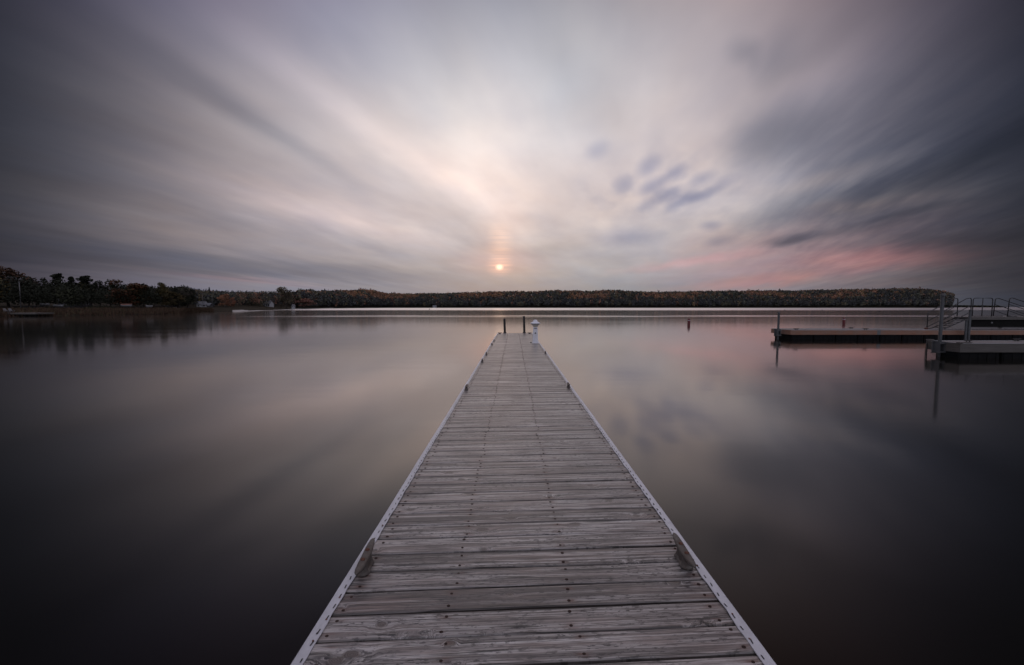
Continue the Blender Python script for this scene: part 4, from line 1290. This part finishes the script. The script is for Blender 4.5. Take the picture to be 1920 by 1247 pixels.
# ------------------------------------------------------------------ small things on the left bank
M_hwall = simple('dark_siding', (.055, .055, .058), .8, 0, .3, 1)
M_hroof = simple('slate_roof', (.040, .042, .048), .75, 0, .3, 1.5)
M_wwall = simple('white_siding', (.34, .35, .37), .7, 0, .15, 1)
M_groof = simple('grey_shingles', (.13, .135, .15), .8, 0, .25, 1.5)
M_win = simple('window_glass', (.015, .017, .02), .15, 0, .2, 1)
M_boat = simple('white_hull', (.14, .144, .155), .35, 0, .1, 1)
M_tarp = simple('orange_tarp', (.13, .05, .03), .7, 0, .25, 2)
M_pale = simple('pale_pole_paint', (.10, .10, .105), .5, 0, .15, 1)


def house(name, px, py_b, Y, w, d, hw, hr, rz, mw, mr, label, wins=(), chimney=None, cat='house'):
    b = at(px, py_b, Y); o = empty(name, (b.x, b.y, b.z), rz); tag(o, label, cat)
    m = MB(); m.box((-w / 2, -d / 2, -1.5), (w / 2, d / 2, hw))
    m.add([(-w / 2, -d / 2, hw), (-w / 2, d / 2, hw), (-w / 2, 0, hw + hr * .97), (w / 2, -d / 2, hw), (w / 2, d / 2, hw), (w / 2, 0, hw + hr * .97)], [(0, 1, 2), (3, 5, 4)])
    m.build('wall', mw, o)
    m = MB(); t = .16; e = .35
    k = hr / (d / 2)
    for s in (-1, 1):
        y0, z0 = s * (d / 2 + e), hw - e * k + .02; y1, z1 = 0, hw + hr + .02
        vs = [(-w / 2 - e, y0, z0), (w / 2 + e, y0, z0), (w / 2 + e, y1, z1), (-w / 2 - e, y1, z1)]
        vs += [(v[0], v[1], v[2] + t) for v in vs]
        m.add(vs, [(0, 3, 2, 1), (4, 5, 6, 7), (0, 1, 5, 4), (1, 2, 6, 5), (2, 3, 7, 6), (3, 0, 4, 7)])
    ro = m.build('roof', mr, o)
    if chimney:
        m = MB(); m.box((chimney - .3, -.3, hw + hr * .6), (chimney + .3, .3, hw + hr + .9)); m.build('chimney', M_groof, ro)
    for (face, u, z, ww, hh) in wins:
        f = MB(); p = MB()
        if face == 'y':
            y = -d / 2; f.box((u - ww / 2 - .08, y - .05, z - .08), (u + ww / 2 + .08, y - .002, z + hh + .08)); p.box((u - ww / 2, y - .075, z), (u + ww / 2, y - .051, z + hh))
        else:
            s = 1 if face == '+x' else -1; x = s * w / 2
            f.box((min(x + s * .002, x + s * .05), u - ww / 2 - .08, z - .08), (max(x + s * .002, x + s * .05), u + ww / 2 + .08, z + hh + .08))
            p.box((min(x + s * .051, x + s * .075), u - ww / 2, z), (max(x + s * .051, x + s * .075), u + ww / 2, z + hh))
        fo = f.build('window', M_wwall, o); p.build('pane', M_win, fo)
    return o


house('gabled_house', 142, 575, 118, 5.2, 4.4, 1.8, 2.6, R(18), M_hwall, M_hroof, 'small dark gabled house among dark trees on the left bank', (('y', -1.2, .5, .7, .9), ('y', 1.0, .5, .7, .9), ('+x', 0, .5, .8, .9)))
house('white_house', 379, 576, 190, 3.2, 2.6, 1.3, 1.2, R(70), M_wwall, M_groof, 'small white house beside a tall mast on the shore of the cove', (('-x', 0, .5, .8, .8), ('y', 0, .5, .9, .8)))
house('low_boathouse', 391, 576.2, 192, 3.0, 2.4, .9, 1.0, R(-6), M_hwall, M_groof, 'low dark boathouse joined to the right of the white house', (('y', -.8, .3, .7, .6), ('y', .8, .3, .7, .6)))
house('grey_house', 504, 575.4, 282, 5.0, 3.8, 2.0, 1.9, R(-14), M_wwall, M_groof, 'grey roofed gabled house above the pale beach', (('y', -1.8, .6, .9, 1.0), ('y', 0, .6, .9, 1.0), ('y', 1.8, .6, .9, 1.0), ('-x', 0, 2.5, .7, .7)), 1.6)
house('beach_hut', 550, 576.3, 300, 1.7, 1.6, 1.1, 1.0, R(80), M_wwall, M_groof, 'tiny white hut on the beach right of the large olive tree', (('-x', 0, .3, .5, .6),), None, 'hut')
house('pale_cottage', 321, 575, 150, 2.6, 2.2, 1.7, 1.5, R(75), M_hwall, M_groof, 'narrow grey cottage under the low yellowish tree', (('-x', 0, .6, .6, .8),), None, 'cottage')
house('white_boathouse', 815, 576.6, FARD + 6, 7.0, 5.0, 2.6, 1.9, 0, M_wwall, M_groof, 'tiny white boathouse at the water below the far wooded ridge', (('y', -1.6, .5, 1.2, 1.4), ('y', 1.6, .5, 1.2, 1.4)), None, 'boathouse')
house('shore_cottage', 655, 575.5, LAND[12].y + 190, 7.0, 5.0, 2.6, 2.2, R(10), M_hwall, M_groof, 'grey cottage half hidden in the trees where the cove meets the ridge', (('y', -1.6, .7, 1, 1.1), ('y', 1.6, .7, 1, 1.1)), None, 'cottage')


def thin_pole(name, px_b, py_b, px_t, py_t, Y, r, label, cat, arm=False):
    b = at(px_b, py_b, Y); t = at(px_t, py_t, Y); o = empty(name, (b.x, Y, b.z)); tag(o, label, cat)
    m = MB(); m.tube([(0, 0, -1.0), (t.x - b.x, 0, t.z - b.z)], [r, r * .7], 10); m.build('mast', M_pale, o, smooth=True)
    m = MB(); m.lathe([(r * .8, 0), (r * 1.3, .06), (r * 1.2, .16), (r * .2, .22)], (t.x - b.x, 0, t.z - b.z), 10); m.build('finial', M_pale, o, smooth=True)
    if arm: m = MB(); m.tube([(-.9, 0, (t.z - b.z) * .32), (.9, 0, (t.z - b.z) * .32)], r * .6, 8); m.build('spreader', M_pale, o)


thin_pole('flagpole', 39, 576, 36, 530, 100, .11, 'pale bare pole behind the small jetty at left', 'pole')
thin_pole('flagpole', 121, 574, 119.5, 543, 112, .085, 'thin grey pole at the left wall of the dark gabled house', 'pole')
thin_pole('boat_mast', 380.5, 575, 380, 551, 186, .09, 'thin white mast standing over the white house', 'mast', True)
thin_pole('boat_mast', 364.5, 575, 364, 556, 186, .06, 'faint thin mast left of the white house', 'mast')
thin_pole('boat_mast', 398, 575, 397.5, 557, 186, .06, 'faint thin mast right of the low boathouse', 'mast')


def rowboat(px, py, Y, L, rz, mat, label, cover=None):
    b = at(px, py, Y); o = empty('small_boat', (b.x, Y, b.z - .2), rz); tag(o, label, 'boat', 'small boats on the bank')
    n = 12; vs = []; prof = []
    for i in range(n + 1):
        t = i / n * 2 - 1; w = .62 * max(.02, 1 - abs(t) ** 2.6); zt = .55 + .16 * t * t
        for a, z in ((-w, zt), (-w * .8, .2), (0, .05 + .12 * t ** 4), (w * .8, .2), (w, zt)): vs.append((t * L / 2, a, z))
    fs = [(i * 5 + k, (i + 1) * 5 + k, (i + 1) * 5 + k + 1, i * 5 + k + 1) for i in range(n) for k in range(4)]
    m = MB(); m.add(vs, fs); h = m.build('hull', mat, o, smooth=True); sm = h.modifiers.new('thick', 'SOLIDIFY'); sm.thickness = .05
    m = MB()
    if cover:
        vs = []
        for i in range(n + 1):
            t = i / n * 2 - 1; w = .64 * max(.02, 1 - abs(t) ** 2.6); zt = .57 + .16 * t * t
            for a, z in ((-w, zt), (-w * .5, zt + .22), (0, zt + .36 * (1 - t * t)), (w * .5, zt + .22), (w, zt)): vs.append((t * L / 2, a, z))
        m.add(vs, fs); m.build('cover', cover, o, smooth=True)
    else:
        for t in (-.3, .25): m.box((t * L / 2 - .12, -.5, .4), (t * L / 2 + .12, .5, .44))
        m.build('thwart', mat, o)


rowboat(84, 572, 106, 2.2, R(8), M_boat, 'small white boat on the reeds, left of the pale upturned skiff')
rowboat(109.5, 574.5, 104, 2.9, R(-6), M_boat, 'long pale skiff on the reeds below the thin grey pole')
rowboat(237, 574.5, 108, 2.8, R(4), M_pale, 'small boat under an orange cover below the big orange tree', M_tarp)
rowboat(280, 575.5, 112, 1.4, R(20), M_boat, 'tiny white dinghy at the right of the orange covered boat')
rowboat(326, 578.2, 140, 1.8, R(-10), M_boat, 'pale dinghy drawn up on the bank below the grey cottage')

# hedge
hp0, hp1 = at(161, 575, 106), at(213, 575, 106)
P = leaf_quads([(hp0.x + (hp1.x - hp0.x) * (k + .5) / 16, 106 + rng.uniform(-.2, .2), 1.55 + rng.uniform(-.1, .1)) for k in range(16)], [(.42, .6, .62)] * 16, [110] * 16, .28)
me = quads_mesh('clipped_hedge', P, [FOL['green']], np.zeros(len(P)), nrs.uniform(0, 1, len(P))); o = bpy.data.objects.new('clipped_hedge', me); COL.objects.link(o)
tag(o, 'low green clipped hedge right of the dark gabled house', 'hedge')

# small jetty with two white chairs
jl = ground(-6, 593.6, 0); jr = ground(68, 593.2, 0); jz = .72
j = empty('small_jetty', (jl.x, jr.y, 0)); tag(j, 'low grey jetty reaching in at left edge with two white chairs on it', 'jetty'); jw = jr.x - jl.x
m = MB(); yy = 0.0; x = 0
while x < jw: m.box((x, 0, jz - .06), (x + .17, 3.2, jz)); x += .185
m.build('deck', M_deck2, j)
m = MB(); m.box((0, -.06, jz - .30), (jw, -.002, jz - .01)); m.box((jw + .002, 0, jz - .3), (jw + .06, 3.2, jz - .01)); m.build('fascia', M_fascia2, j)
x = .2
while x < jw:
    m = MB(); m.tube([(x, .05, -1.2), (x, .05, jz - .07)], .09, 8); m.build('pile', M_beam, j); x += 1.05
m = MB(); m.box((0, .3, .05), (jw, .36, jz - .1)); m.build('skirt', M_beam, j)


def chair(px, rz, label):
    Y = jr.y + 1.4; b = at(px, 580, Y); o = empty('deck_chair', (b.x, Y, jz), rz); o.scale = (.8, .8, .85); tag(o, label, 'chair', 'white chairs on the small jetty')
    m = MB(); M_ = Matrix.Translation((0, .42, .30)) @ Matrix.Rotation(R(-32), 4, 'X')
    for k in range(5): m.box((-.30 + k * .125, -.015, 0), (-.19 + k * .125, .015, .92 - .05 * abs(k - 2)), 0, M_)
    m.build('backrest', M_boat, o)
    m = MB(); M_ = Matrix.Translation((0, -.25, .40)) @ Matrix.Rotation(R(-12), 4, 'X')
    for k in range(5): m.box((-.29, k * .135, -.012), (.29, k * .135 + .115, .012), 0, M_)
    m.build('seat', M_boat, o)
    for s in (-1, 1):
        m = MB(); m.box((s * .36 - .06, -.32, .56), (s * .36 + .06, .42, .585)); m.build('armrest', M_boat, o)
        m = MB(); m.box((s * .34 - .02, -.28, 0), (s * .34 + .02, -.18, .558)); m.build('leg', M_boat, o)
        m = MB(); m.box((s * .34 - .02, .34, 0), (s * .34 + .02, .44, .558)); m.build('leg', M_boat, o)


chair(13, R(82), 'white slatted deck chair on the small jetty, left one of two')
chair(22, R(76), 'white slatted deck chair on the small jetty, right one of two')

# pale fence behind the reeds
a = at(40, 574, 108); b = at(92, 574, 109)
f = empty('picket_fence', (a.x, a.y, 1.0)); tag(f, 'low grey picket fence behind the reeds below the dark trees at left', 'fence')
m = MB(); n = 40
for k in range(n):
    x = (b.x - a.x) * k / n; m.box((x, 0, -.2), (x + .11, .03, 1.25 + rng.uniform(-.03, .03)))
m.build('pickets', M_hwall, f)
m = MB(); m.box((0, .031, .3), (b.x - a.x, .07, .4)); m.box((0, .031, .9), (b.x - a.x, .07, 1.0)); m.build('rail', M_hwall, f)
